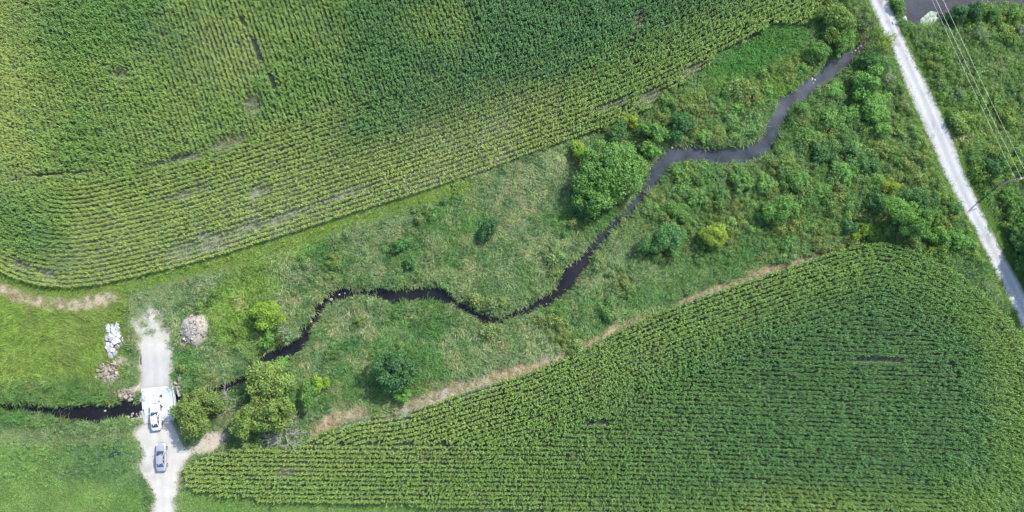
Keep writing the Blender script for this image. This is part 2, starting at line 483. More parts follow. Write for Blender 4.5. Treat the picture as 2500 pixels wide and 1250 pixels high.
def terrain(P):
    """ground height"""
    P = np.asarray(P, float)
    e0 = look('creek', P)
    z = 0.10 * (fbm(P, 9.0, 3) - 0.5)
    e = e0 + 0.35 * (vnoise(P, 1.1, 5) - 0.5)
    z = z * sstep(0.5, 3.0, e) - 1.15 * (1 - sstep(-0.35, 1.1, e))
    z = np.minimum(z, -1.15 * (1 - sstep(-0.5, 1.0, look('pond', P))))
    k = 1 - sstep(1.7, 2.8, look('roadc', P))
    return z * (1 - k)
WATER_Z = -0.62

# ---------------- ground sheet
def build_ground():
    inner_x = np.arange(-112, 112.01, 0.45); inner_y = np.arange(-62, 66.01, 0.45)
    far = np.array([8, 20, 45, 100, 220, 500, 1100, 2500.0])
    xs = np.concatenate([inner_x[0] - far[::-1], inner_x, inner_x[-1] + far])
    ys = np.concatenate([inner_y[0] - far[::-1], inner_y, inner_y[-1] + far])
    X, Y = np.meshgrid(xs, ys)
    P = np.column_stack([X.ravel(), Y.ravel()])
    Z = terrain(P)
    nx, ny = len(xs), len(ys)
    I = np.arange(nx * ny).reshape(ny, nx)
    Q = np.column_stack([I[:-1, :-1].ravel(), I[:-1, 1:].ravel(), I[1:, 1:].ravel(), I[1:, :-1].ravel()])
    me = qmesh('ground', np.column_stack([P, Z]), Q, M['ground'])
    me.shade_smooth()
    px, py = inv(P)
    n1, n2, n3 = fbm(P, 7, 11), fbm(P, 2.0, 21), fbm(P, 0.9, 31)
    col = mix(np.array([[0.055, 0.085, 0.028]]), np.array([0.10, 0.13, 0.045]), sstep(0.35, 0.65, n1))
    # soil under the corn
    soil = mix(np.array([[0.045, 0.062, 0.042]]), np.array([0.075, 0.088, 0.06]), sstep(0.3, 0.7, n2))
    soil = mix(soil, mix(np.array([[0.11, 0.12, 0.085]]), np.array([0.18, 0.175, 0.145]), n2), (1 - sstep(6, 15, look('due', P))) * (1 - sstep(1200, 1500, px)))
    cm = (look('ufs', P) < 0) | (look('lfs', P) < 0)
    col[cm] = soil[cm]
    # grey weeds and bare soil between the yellow headland rows
    thin = thin_mask(px, py) * cm
    col = mix(col, np.array([0.20, 0.198, 0.17]), thin * 0.8)
    # tan dead grass strip along the upper edge of the lower field
    st = strip_mask(P, px)
    col = mix(col, mix(np.array([[0.17, 0.14, 0.09]]), np.array([0.27, 0.22, 0.155]), n2), st * sstep(0.25, 0.5, n3 + 0.25 * st))
    gr = ell(px, py, 1040, 978, 75, 20, -17) + ell(px, py, 880, 985, 40, 16, -17) + ell(px, py, 1150, 925, 60, 14, -18) + ell(px, py, 1350, 858, 60, 13, -24)
    col = mix(col, np.array([0.20, 0.185, 0.165]), np.clip(gr, 0, 1) * 0.9)
    # bare tan track arc on the left
    dh = look('hay', P)
    hw = 0.9 + 1.1 * sstep(60, 200, px)
    h = (1 - sstep(hw * 0.5, hw * 1.25, dh + 1.6 * (n2 - 0.5))) * (1 - sstep(255, 335, px)) * sstep(0.2, 0.45, n3)
    col = mix(col, mix(np.array([[0.18, 0.15, 0.10]]), np.array([0.28, 0.235, 0.17]), n3), h)
    col = mix(col, mix(np.array([[0.20, 0.175, 0.135]]), np.array([0.33, 0.295, 0.235]), n3), (1 - sstep(-0.5, 0.6, look('bares', P) + 1.6 * (n2 - 0.5))))
    for q in STONES: col = mix(col, np.array([0.22, 0.195, 0.155]), ell(px, py, *q, 0, 0.4) * sstep(0.3, 0.5, n3 + 0.1))
    # light halo of spilled gravel beside the tracks
    col = mix(col, np.array([0.27, 0.25, 0.205]), (1 - sstep(-0.2, 1.5, look('track', P) + 2.4 * (n2 - 0.5))) * 0.85)
    # mud of the channel
    col = mix(col, np.array([0.05, 0.045, 0.035]), (1 - sstep(0.2, 1.0, look('creek', P))) * 0.9)
    c4 = np.ones((len(P), 4), np.float32); c4[:, :3] = col
    at = me.attributes.new('Col', 'FLOAT_COLOR', 'POINT'); at.data.foreach_set('color', c4.ravel())
    o = obj('ground', me)
    tag(o, kind='structure')
    return o

def thin_mask(px, py):
    """places where the corn stands thin or has failed"""
    t = np.zeros(len(px))
    for a in ((520, 592, 78, 24, -18), (455, 606, 45, 20, -14), (600, 558, 60, 16, -18), (700, 530, 70, 12, -18), (560, 350, 55, 16, -20), (430, 392, 90, 9, -14), (620, 255, 22, 30, 10),
              (470, 470, 60, 10, -18), (830, 480, 80, 9, -18), (300, 180, 20, 14, 0), (120, 666, 26, 10, 20), (60, 645, 28, 14, 40), (640, 470, 30, 18, -18),
              (1590, 235, 60, 13, -25), (1690, 175, 30, 14, -30), (1500, 255, 55, 9, -20), (1560, 52, 16, 24, 10), (880, 1020, 60, 12, -16), (980, 1010, 55, 10, -14), (1180, 940, 60, 9, -18), (700, 1150, 30, 8, 0)):
        t = np.maximum(t, ell(px, py, *a, 0.85))
    q = np.column_stack([px, py])
    return np.clip(t * 1.25 - 0.75 * (1 - fbm(q, 34, 131)) * (1 - 0.3 * t), 0, 1) 

def strip_mask(P, px):
    d = look('dle', P)
    outside = look('lfs', P) > 0
    wd = 0.75 + 1.35 * (1 - sstep(1150, 1420, px)) + 0.5 * ell(px, px * 0 + 0, 1900, 0, 80, 1e9) 
    on = sstep(735, 790, px) * (1 - sstep(2010, 2050, px)) * (1 - ell(px, px * 0, 930, 0, 40, 1e9) * 0.8)
    return outside * (1 - sstep(wd * 0.75, wd * 1.25, d + 2.2 * (fbm(P, 2.4, 77) - 0.5))) * on

build_ground()

# ---------------- water
def build_water():
    L = spline(CREEK[::2], 0.8)
    t = np.gradient(L[:, :2], axis=0); t /= np.linalg.norm(t, axis=1)[:, None]
    nrm = np.column_stack([-t[:, 1], t[:, 0]])
    K = np.linspace(-1, 1, 5)
    V = np.vstack([np.column_stack([L[:, :2] + nrm * (k * (L[:, 2:3] * 1.1 + 1.4)), np.full(len(L), WATER_Z)]) for k in K])
    n = len(L)
    Q = [(j * n + i, j * n + i + 1, (j + 1) * n + i + 1, (j + 1) * n + i) for j in range(4) for i in range(n - 1)]
    me = qmesh('brook', V, np.array(Q)[:, ::-1], M['water'])
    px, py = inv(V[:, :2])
    c = mix(np.array([[0.007, 0.007, 0.0085]]), np.array([0.030, 0.036, 0.043]), sstep(1380, 1640, px))  # sky reflection on the upstream reach painted in as a paler base colour
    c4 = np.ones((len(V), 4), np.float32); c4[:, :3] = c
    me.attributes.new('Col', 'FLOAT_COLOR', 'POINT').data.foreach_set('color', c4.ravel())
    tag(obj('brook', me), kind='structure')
    b = POND
    V = [(x, y, WATER_Z) for x, y in GA([(2185, -170), (2185, 80), (2300, 80), (2460, 60), (2760, 40), (2760, -170)])]
    me = mesh('pond', V, [tuple(range(len(V)))[::-1]], M['water'])
    c4 = np.ones((len(V), 4), np.float32); c4[:, :3] = (0.018, 0.022, 0.030)
    me.attributes.new('Col', 'FLOAT_COLOR', 'POINT').data.foreach_set('color', c4.ravel())
    tag(obj('pond', me), kind='structure')
build_water()

# ---------------- gravel road and track
def sheet_from_poly(name, poly, z, colf, jitter=0.18, cell=0.35):
    """ragged-edged sheet following the ground: grid cells whose centre falls inside the roughened outline"""
    x0, y0 = poly.min(0) - 1; x1, y1 = poly.max(0) + 1
    xs = np.arange(x0, x1, cell); ys = np.arange(y0, y1, cell)
    X, Y = np.meshgrid(xs, ys); P = np.column_stack([X.ravel(), Y.ravel()])
    d, _, _ = pdist(P, np.vstack([poly, poly[:1]]))
    s = np.where(inpoly(P, poly), -d, d) + jitter * 4 * (fbm(P, 1.3, 9) - 0.5)
    # pull the border vertices onto the outline so the edge is ragged, not stepped
    gx = np.gradient(s.reshape(X.shape), cell, axis=1).ravel(); gy = np.gradient(s.reshape(X.shape), cell, axis=0).ravel()
    gl = np.hypot(gx, gy) + 1e-6
    band = (s > 0) & (s < cell * 1.5)
    P2 = P.copy()
    P2[band, 0] -= (gx / gl * s)[band]; P2[band, 1] -= (gy / gl * s)[band]
    I = np.arange(len(P)).reshape(X.shape)
    Q = np.column_stack([I[:-1, :-1].ravel(), I[:-1, 1:].ravel(), I[1:, 1:].ravel(), I[1:, :-1].ravel()])
    keep = (s[Q] < cell * 1.5).all(1) & (s[Q] <= 0).any(1)
    Q = Q[keep]
    used = np.unique(Q); mp = -np.ones(len(P), int); mp[used] = np.arange(len(used))
    Pu = P2[used]
    Z = np.maximum(terrain(Pu), -0.06) + z - 0.02 * sstep(-0.3, 0.0, s[used])
    me = qmesh(name, np.column_stack([Pu, Z]), mp[Q], M['gravel'])
    me.shade_smooth()
    c4 = np.ones((len(Pu), 4), np.float32); c4[:, :3] = colf(Pu, s[used])
    me.attributes.new('Col', 'FLOAT_COLOR', 'POINT').data.foreach_set('color', c4.ravel())
    return tag(obj(name, me), kind='structure')

def road_col(P, s):
    d, _, sd = pdist(P, ROADC)
    d = d * sd
    n = fbm(P, 2.5, 41); n2 = fbm(P * np.array([1.0, 0.45]), 0.7, 43)
    c = mix(np.array([[0.235, 0.24, 0.238]]), np.array([0.305, 0.311, 0.31]), n)
    mid = np.exp(-(d / 0.3) ** 2) * 0.75 + np.exp(-((np.abs(d) - 1.4) / 0.22) ** 2) * 0.45
    c = mix(c, np.array([0.20, 0.205, 0.205]), mid * sstep(0.25, 0.7, n2 + 0.15))
    rut = np.exp(-((np.abs(d) - 0.72) / 0.22) ** 2)
    c = mix(c, np.array([0.345, 0.352, 0.352]), rut * 0.6)
    c = mix(c, np.array([0.17, 0.165, 0.15]), sstep(0.66, 0.78, fbm(P, 1.4, 47)) * 0.6)
    px, py = inv(P)
    # grass tuft crown in the middle near the top
    c = mix(c, np.array([0.20, 0.16, 0.12]), np.exp(-(d / 0.16) ** 2) * (1 - sstep(8, 35, py)) * 0.9)
    c = mix(c, np.array([0.13, 0.135, 0.085]), sstep(-0.45, 0.05, s) * 0.8)
    return c * (0.92 + 0.16 * n2)[:, None]
sheet_from_poly('gravel_road', np.vstack([thin_line(ROAD_L, 1.2), thin_line(ROAD_R, 1.2)[::-1]]), 0.055, road_col, 0.05)

def track_col(P, s):
    px, py = inv(P)
    n = fbm(P, 1.8, 51); n2 = fbm(P * np.array([1.0, 0.35]), 0.6, 53)
    c = mix(np.array([[0.26, 0.25, 0.225]]), np.array([0.33, 0.32, 0.295]), n)
    c = mix(c, np.array([0.25, 0.252, 0.236]), sstep(850, 880, py) * (1 - sstep(950, 960, py)))          # graded smooth approach
    rough = (1 - sstep(790, 850, py))
    c = mix(c, np.array([0.17, 0.155, 0.12]), rough * sstep(0.45, 0.65, n2) * 0.8)
    c = mix(c, np.array([0.16, 0.19, 0.08]), rough * sstep(0.55, 0.7, n) * 0.7)
    c = mix(c, np.array([0.22, 0.195, 0.17]), ell(px, py, 357, 1145, 14, 10) * 0.7 + ell(px, py, 380, 1165, 14, 8) * 0.5)
    c = mix(c, np.array([0.21, 0.19, 0.15]), (sstep(-0.6, 0.0, s)) * 0.6)
    xc = np.interp(py, [800, 950, 1035, 1150, 1250], [376, 383, 388, 396, 399])
    wp = np.exp(-((np.abs(px - xc) - 12) / 4.5) ** 2)
    c = mix(c, np.array([0.34, 0.332, 0.31]), wp * np.where(py < 960, 0.15, 0.4))
    c = mix(c, np.array([0.22, 0.21, 0.18]), np.exp(-((px - xc) / 5.0) ** 2) * 0.35 * n)
    return c * (0.9 + 0.2 * n2)[:, None]
sheet_from_poly('gravel_track', TN, 0.04, track_col, 0.22)
sheet_from_poly('gravel_track', TS, 0.04, track_col, 0.22)

# ------------------------------------------------------------------ plants: source meshes
def leafshade(n, lo=0.75, hi=1.2, rng=R):
    v = rng.uniform(lo, hi, n)
    w = rng.uniform(-0.13, 0.13, n)
    return np.column_stack([v * (1 + w), v, v * (1 - w)])

def make_corn(rng, h=2.1):
    V, Q, S = [], [], []
    def strip(pts, wid, side, shade):
        o = len(V)
        for p, w in zip(pts, wid):
            V.append(p + side * w); V.append(p - side * w)
        for i in range(len(pts) - 1):
            Q.append((o + 2 * i, o + 2 * i + 1, o + 2 * i + 3, o + 2 * i + 2)); S.append(shade)
    nl = 9
    a0 = rng.uniform(-0.4, 0.4)
    for i in range(nl):
        z0 = h * (0.28 + 0.66 * i / nl)
        a = a0 + (i % 2) * math.pi + rng.normal(0, 0.45)
        L = rng.uniform(0.36, 0.56) * (1.0 if i < nl - 2 else 0.75)
        d = np.array([math.cos(a), math.sin(a), 0]); sd = np.array([-math.sin(a), math.cos(a), 0])
        sd = sd + np.array([0, 0, rng.uniform(-0.35, 0.35)])
        rise = rng.uniform(0.25, 0.45) if i < nl - 2 else rng.uniform(0.35, 0.55); drop = rng.uniform(0.15, 0.5)
        pts = []
        for t in (0, 0.3, 0.62, 1.0):
            pts.append(d * L * t * (1 - 0.15 * t) + np.array([0, 0, z0 + rise * math.sin(min(t * 1.9, 2.2)) - drop * t * t]))
        s = rng.uniform(0.75, 1.2)
        strip(pts, (0.034, 0.066, 0.056, 0.007), sd, (s, s, s * rng.uniform(0.85, 1.1)))
    for a in (0, math.pi / 2):                      # stalk as two crossed strips plus whorl
        strip([np.array([0, 0, 0.0]), np.array([0, 0, h * 0.95])], (0.016, 0.01), np.array([math.cos(a), math.sin(a), 0]), (0.8, 0.9, 0.7))
    return qmesh('corn_plant', np.array(V), np.array(Q), M['corn'], np.array(S))

def make_tuft(rng, nb=16, spread=0.32, L=(0.6, 1.0), rise=(0.18, 0.5), fan=0.5, w=0.028, mat='grass'):
    V, Q, S = [], [], []
    for i in range(nb):
        a = rng.normal(0, fan); l = rng.uniform(*L); rz = rng.uniform(*rise)
        b = np.array([rng.normal(0, spread), rng.normal(0, spread), 0])
        d = np.array([math.cos(a), math.sin(a), 0]); sd = np.array([-math.sin(a), math.cos(a), rng.uniform(-0.4, 0.4)])
        o = len(V)
        for t, ww in ((0, 0.8), (0.5, 1.0), (1.0, 0.15)):
            p = b + d * l * t + np.array([0, 0, rz * math.sin(t * 2.3) / 0.95])
            V.append(p + sd * w * ww); V.append(p - sd * w * ww)
        s = rng.uniform(0.5, 1.4)
        for j in range(2):
            Q.append((o + 2 * j, o + 2 * j + 1, o + 2 * j + 3, o + 2 * j + 2)); S.append((s * rng.uniform(0.95, 1.08), s, s * rng.uniform(0.9, 1.05)))
    return qmesh('grass_tuft', np.array(V), np.array(Q), M[mat], np.array(S))

def leaf_quads(rng, C, N, size, V, Q, S, asp=0.55, shade=(0.7, 1.25), zshade=None):
    n = len(C)
    N = N / np.linalg.norm(N, axis=1)[:, None]
    r = rng.normal(size=(n, 3)); U = np.cross(N, r); U /= np.linalg.norm(U, axis=1)[:, None]
    Wd = np.cross(N, U)
    s = size * rng.uniform(0.7, 1.3, n)[:, None]
    o = len(V) and sum(len(v) for v in V)
    P = np.stack([C - U * s, C + Wd * s * asp - N * s * 0.12, C + U * s, C - Wd * s * asp - N * s * 0.12], 1).reshape(-1, 3)
    V.append(P); Q.append(np.arange(4 * n).reshape(n, 4) + o); S.append(leafshade(n, *shade, rng))

def make_clump(rng, r=0.35, h=0.4, n=46, size=0.085, mat='forb'):
    V, Q, S = [], [], []
    d = rng.normal(size=(n, 3)); d[:, 2] = np.abs(d[:, 2]) + 0.15; d /= np.linalg.norm(d, axis=1)[:, None]
    k = rng.uniform(0.55, 1.05, n)[:, None]
    C = d * np.array([r, r, h]) * k + np.array([rng.normal(0, 0.05), rng.normal(0, 0.05), 0.05])
    leaf_quads(rng, C, d + rng.normal(0, 0.5, (n, 3)) + np.array([0, 0, 0.4]), size, V, Q, S)
    return qmesh('leafy_clump', np.vstack(V), np.vstack(Q), M[mat], np.vstack(S))

def make_crown(rng, Rad, Hc, nlobe, leaf, dens, flat=1.0, shoots=0, lobe_r=(0.26, 0.42)):
    """leafy crown: lobes spread through an uneven ellipsoid, leaves on and inside each lobe. Bottom of the crown at z=0"""
    V, Q, S = [], [], []
    lob = []
    for i in range(nlobe):
        for _ in range(30):
            d = rng.normal(size=3); d[2] = abs(d[2]) * 0.9 - 0.12; d /= np.linalg.norm(d)
            q = rng.uniform(0.35, 0.8) if i > nlobe * 0.25 else rng.uniform(0.0, 0.4)
            az = math.atan2(d[1], d[0])
            irr = 1 + 0.2 * math.sin(2 * az + lob_ph) + 0.16 * math.sin(3 * az + 2.1 * lob_ph) if (lob_ph := getattr(make_crown, 'ph', 0.7)) is not None else 1
            c = d * np.array([Rad * irr, Rad * irr, Hc * 0.62]) * q + np.array([0, 0, Hc * 0.38])
            if all(np.linalg.norm(c - o[0]) > 0.16 * Rad for o in lob): break
        lob.append((c, Rad * rng.uniform(*lobe_r)))
    cs = np.array([l[0] for l in lob]); rs = np.array([l[1] for l in lob])
    for c, r in lob:
        n = int(dens * 4 * math.pi * r * r)
        d = rng.normal(size=(n, 3)); d[:, 2] += 0.25; d /= np.linalg.norm(d, axis=1)[:, None]
        bump = 1 + 0.22 * np.sin(d @ np.array([5.1, 3.7, 2.2]) * 1.7 + c[0] * 5) * np.sin(d @ np.array([-3.1, 4.4, 3.9]) * 1.5 + c[1] * 4)
        k = np.where(rng.random(n) < 0.7, rng.uniform(0.72, 1.08, n), rng.uniform(0.3, 1.3, n)) * bump
        C = c + d * np.array([1, 1, 0.85 * flat]) * (r * k)[:, None]
        dist = np.linalg.norm(C[:, None, :] - cs[None], axis=2) / rs[None]
        keep = (dist.min(1) > 0.55) & (C[:, 2] > -0.05)
        if keep.sum() < 2: continue
        C, d = C[keep], d[keep]
        sh = rng.uniform(0.86, 1.12)
        leaf_quads(rng, C, d + rng.normal(0, 0.55, C.shape) + np.array([0, 0, 0.25]), leaf, V, Q, S, shade=(0.7 * sh, 1.22 * sh))
    for i in range(shoots):                          # long upright leafy shoots poking out
        c, r = lob[rng.integers(len(lob))]
        d = rng.normal(size=3); d[2] = abs(d[2]) + 0.8; d /= np.linalg.norm(d)
        t = rng.uniform(0.6, 1.7, 26)[:, None]
        C = c + d * r * t + rng.normal(0, 0.05 * r + 0.04, (26, 3))
        leaf_quads(rng, C, np.tile(d, (26, 1)) + rng.normal(0, 0.8, (26, 3)), leaf * 0.9, V, Q, S, shade=(0.95, 1.45))
    me = qmesh('crown', np.vstack(V), np.vstack(Q), M['leaf'], np.vstack(S))
    return me

CORN = [proto('corn_source', make_corn(R)) for _ in range(7)]
TUFT = [proto('tuft_source', make_tuft(R)) for _ in range(6)]
TALL = [proto('tall_source', make_tuft(R, 18, 0.22, (0.6, 1.05), (0.55, 1.05), 0.9, 0.028)) for _ in range(4)]
SHORT = [proto('short_source', make_tuft(R, 18, 0.26, (0.18, 0.38), (0.05, 0.14), 1.6, 0.016)) for _ in range(4)]
FORB = [proto('forb_source', make_clump(R, 0.38, 0.5)) for _ in range(5)]
BRUSH = [proto('brush_source', make_clump(R, 0.8, 1.1, 190, 0.11)) for _ in range(5)]

# ------------------------------------------------------------------ corn fields
def field_points():
    rows = []
    # upper field: 24 headland rows follow the edge
    def follow(edge, nrow, sgn, poly, off0=0.35, xmin=None):
        t = np.gradient(edge, axis=0); t /= np.linalg.norm(t, axis=1)[:, None]
        nrm = np.column_stack([-t[:, 1], t[:, 0]]) * sgn
        for k in range(nrow):
            off = off0 + 0.76 * k
            L = edge + nrm * off
            d, _, _ = pdist(L, thin_line(edge, 1.5))
            L = L[d > off - 0.12]
            seg = np.linalg.norm(np.diff(L, axis=0), axis=1)
            s = np.concatenate([[0], np.cumsum(seg)])
            q = np.arange(0.1, s[-1], 0.165) + R.uniform(-0.05, 0.05, len(np.arange(0.1, s[-1], 0.165)))
            gap = np.interp(q, s, np.concatenate([seg, [0]])) < 3.0
            P = np.column_stack([np.interp(q, s, L[:, 0]), np.interp(q, s, L[:, 1])])
            tx = np.interp(q, s, np.gradient(L[:, 0], s + np.arange(len(s)) * 1e-6)); ty = np.interp(q, s, np.gradient(L[:, 1], s + np.arange(len(s)) * 1e-6))
            P += nrm[0] * 0 + R.normal(0, 0.045, P.shape)
            yield P, np.arctan2(ty, tx), np.full(len(P), k)
    def straight(poly, ang, dist_edge, edge, xmask=None):
        c, s = math.cos(ang), math.sin(ang)
        u = np.arange(-130, 130, 0.165); v = np.arange(-90, 90, 0.76)
        U, Vv = np.meshgrid(u, v)
        U = U + R.uniform(-0.05, 0.05, U.shape)
        w = 0.35 * np.sin(U / 23.0 + 0.7) + R.normal(0, 0.045, U.shape)
        P = np.column_stack([(U * c - (Vv + w) * s).ravel(), (U * s + (Vv + w) * c).ravel()])
        P = P[(np.abs(P[:, 0]) < 104) & (np.abs(P[:, 1]) < 58)]
        P = P[look(poly, P) < 0]
        d = look(edge, P)
        px, py = inv(P)
        m = d > dist_edge if xmask is None else ((d > dist_edge) | xmask(px, py))
        P = P[m]
        return P, np.full(len(P), ang), np.full(len(P), 40)
    up = list(follow(UF_EDGE, 24, 1, UF_POLY)) + [straight('ufs', math.radians(-71.0), 24 * 0.76 - 0.05, 'due')]
    lo = []
    for P, a, k in follow(LF_EDGE, 16, -1, LF_POLY):
        px, py = inv(P)
        m = (px > 735) & ~((px < 2300) & (py > 1080))
        lo.append((P[m], a[m], k[m]))
    lo.append(straight('lfs', math.radians(-1.2), 16 * 0.76 - 0.05, 'dle', lambda px, py: (px < 735) | ((px < 2300) & (py > 1080))))
    return up, lo

def corn_field(rowsets, poly, upper):
    P = np.vstack([r[0] for r in rowsets]); A = np.concatenate([r[1] for r in rowsets]); K = np.concatenate([r[2] for r in rowsets])
    m = (look(poly, P) < 0) & (np.abs(P[:, 0]) < 104) & (np.abs(P[:, 1]) < 57)
    P, A, K = P[m], A[m], K[m]
    px, py = inv(P)
    th = thin_mask(px, py)
    n1, n2, n3 = fbm(P, 14, 61), fbm(P, 3.0, 63), fbm(P, 0.9, 65)
    keep = R.random(len(P)) > th * 0.62 + 0.04 + 0.16 * sstep(0.55, 0.8, fbm(P, 1.6, 67))
    keep &= ~((n3 < 0.17) & (n2 < 0.42))
    if upper:   # a few skipped lines between the rows
        for (a, b, c, d, w) in ((595, 45, 690, 250, 3.4), (70, 432, 230, 418, 3.5), (1140, 0, 1165, 60, 4)):
            if not w: continue
            dd, _, _ = pdist(np.column_stack([px, py]), np.array([(a, b), (c, d)], float))
            keep &= dd > w * (0.5 + 1.0 * n3)
    else:
        for (a, b, c, d, w) in ((2080, 873, 2232, 874, 4.5), (2310, 880, 2338, 925, 4), (1420, 1030, 1485, 1027, 4.5)):
            dd, _, _ = pdist(np.column_stack([px, py]), np.array([(a, b), (c, d)], float))
            keep &= dd > w * (0.5 + 1.0 * n3)
    P, A, K, px, py, th, n1, n2, n3 = [x[keep] for x in (P, A, K, px, py, th, n1, n2, n3)]
    yel, mid, drk = np.array([0.24, 0.295, 0.08]), np.array([0.125, 0.22, 0.052]), np.array([0.068, 0.152, 0.06])
    if upper:
        de = look('due', P)
        y = (1 - sstep(9, 24, de + 8 * (n1 - 0.5))) * (1 - 0.55 * sstep(1250, 1500, px)) * (1 - 0.8 * ell(px, py, 40, 560, 130, 90))
        dk = np.clip(sstep(700, 1050, px + 260 * (n1 - 0.5)) * sstep(4, 16, de) * (1 - 0.7 * ell(px, py, 1080, 60, 100, 60)) + ell(px, py, 380, 70, 130, 60, 40, 0.9) * 0.5 + ell(px, py, 110, 60, 90, 50, 0, 0.9) * 0.4
                     + ell(px, py, 90, 570, 120, 45, 35, 0.9) * 0.5 + ell(px, py, 10, 450, 60, 60, 0, 0.9) * 0.4 + 0.3 * sstep(0.5, 0.75, n2), 0, 1) * (0.6 + 0.5 * n3)
        y = np.clip(y + 0.45 * ell(px, py, 560, 130, 90, 80) + 0.45 * sstep(0.42, 0.62, n1) * (px < 850) + 0.35 * ell(px, py, 1090, 50, 90, 55), 0, 1)
        scl = 1.0 - 0.27 * y + 0.08 * dk
    else:
        de = look('dle', P)
        y = (1 - sstep(2, 13, de + 6 * (n1 - 0.5))) * 0.35 * (1 - sstep(1900, 2200, px)) + 0.25 * (1 - sstep(900, 1700, px)) + 0.22 * ell(px, py, 2440, 900, 60, 160) + 0.15 * sstep(1190, 1240, py)
        dk = np.clip(sstep(1250, 2050, px + 300 * (n1 - 0.5)) * sstep(3, 11, de) * (1 - 0.6 * sstep(1180, 1240, py)) + 0.25 * sstep(0.5, 0.75, n2), 0, 1) * (0.5 + 0.45 * n3)
        scl = 0.92 - 0.1 * y + 0.08 * dk
    col = mix(mix(np.tile(mid, (len(P), 1)), yel, y), drk, dk)
    col *= (0.88 + 0.24 * R.random(len(P)))[:, None] * (0.9 + 0.22 * n2)[:, None]
    col = mix(col, np.array([0.20, 0.22, 0.11]), th * 0.5)
    scl = scl * (1 - 0.4 * th) * R.uniform(0.74, 1.2, len(P)) * (0.86 + 0.28 * fbm(P, 2.2, 69))
    n = len(P)
    Z = terrain(P)
    rot = np.column_stack([R.normal(0, 0.07, n), R.normal(0, 0.07, n), A + math.pi / 2 + R.normal(0, 0.7, n)])
    wx = np.where(K == 40, 0.86, 1.0) if upper else np.where(K == 40, 0.86, 0.95)
    sc3 = np.column_stack([scl * wx, scl * wx, scl * 0.92])
    return scatter('corn_field', np.column_stack([P, Z]), rot, sc3, col, R.integers(0, len(CORN), n), CORN), n

UP, LO = field_points()
o, n = corn_field(UP, 'ufs', True)
tag(o, 'large yellowing corn field above the brook, rows bending round its lower corner', 'corn field', kind='stuff')
print('corn upper', n)
o, n = corn_field(LO, 'lfs', False)
tag(o, 'dark green corn field below the brook, its rows curving along the tan strip', 'corn field', kind='stuff')
print('corn lower', n)

# single corn plants that strayed out of the rows onto the yellow-green field edge
stray = [(665, 600), (684, 603), (700, 596), (718, 588), (728, 588), (742, 586), (622, 615), (590, 628), (540, 640), (560, 632), (515, 645), (470, 650), (450, 655), (395, 670), (360, 676),
         (760, 570), (790, 560), (820, 552), (845, 545), (640, 622), (430, 662), (880, 532), (910, 520), (570, 622), (320, 686)]
for i, (a, b) in enumerate(stray):
    x, y = G(a + random.uniform(-5, 5), b + random.uniform(-4, 4))
    c = obj('corn_plant', None or CORN[i % len(CORN)].data.copy() if i < len(CORN) else bpy.data.objects['corn_plant'].data, loc=(x, y, 0), rot=(0, 0, random.uniform(0, 6.28)), scl=(random.uniform(0.45, 0.8),) * 3)
    me = c.data
    me.materials.clear(); me.materials.append(M['leaf'])
    c.color = (0.19, 0.25, 0.06, 1)
    tag(c, 'pale single corn plant strayed onto the bright grass below the upper corn field', 'corn plant', 'stray corn plants along the field edge')

# ------------------------------------------------------------------ grasses and forbs
def zones(P):
    z = {}
    px, py = inv(P); z['px'], z['py'] = px, py
    for k in ('creek', 'pond', 'road', 'track', 'bridge', 'due', 'dle', 'hay'): z[k] = look(k, P)
    z['uf'] = look('ufs', P) < 0; z['lf'] = look('lfs', P) < 0
    z['strip'] = strip_mask(P, px)
    z['bare'] = look('bares', P) < 0
    return z

def free(z, creek=0.25, road=0.05, track=0.0):
    px, py = z['px'], z['py']
    clear = np.zeros(len(px))
    for q in STONES: clear = np.maximum(clear, ell(px, py, *q, 0, 0.25))
    return (clear < 0.5 + 0.5 * (R.random(len(px)) < 0.1)) & (~z['uf']) & (~z['lf']) & (z['creek'] > creek) & (z['pond'] > creek) & (z['road'] > road) & (z['track'] > track) & (z['bridge'] > 0.25)

def short_zone(z):
    """mown or grazed short grass: left field, track edges, road verges, field margins"""
    px, py = z['px'], z['py']
    s = ((px < 345) & (py > 1040)).astype(float)
    s = np.maximum(s, ((px < 300) & (py > 680) & (py < 930)) * 1.0)
    s = np.maximum(s, ((px > 430) & (px < 1160) & (py > 1185)) * 1.0)
    s = np.maximum(s, (z['road'] < 1.1) * 1.0)
    s = np.maximum(s, ell(px, py, 2422, 560, 22, 110, -27) > 0.3)
    s = np.maximum(s, ((z['due'] < 2.6) & (px < 1100)) * 1.0)
    s = np.maximum(s, ((z['track'] < 1.0)) * 1.0)
    s = np.maximum(s, ell(px, py, 330, 715, 120, 40) > 0.4)
    return s

PAL = dict(grey=np.array([0.185, 0.235, 0.115]), green=np.array([0.095, 0.185, 0.055]), tan=np.array([0.28, 0.27, 0.145]), yg=np.array([0.145, 0.235, 0.033]),
           deep=np.array([0.05, 0.125, 0.045]), olive=np.array([0.155, 0.19, 0.055]), lime=np.array([0.17, 0.26, 0.03]), mown=np.array([0.135, 0.23, 0.06]), blue=np.array([0.095, 0.17, 0.068]))

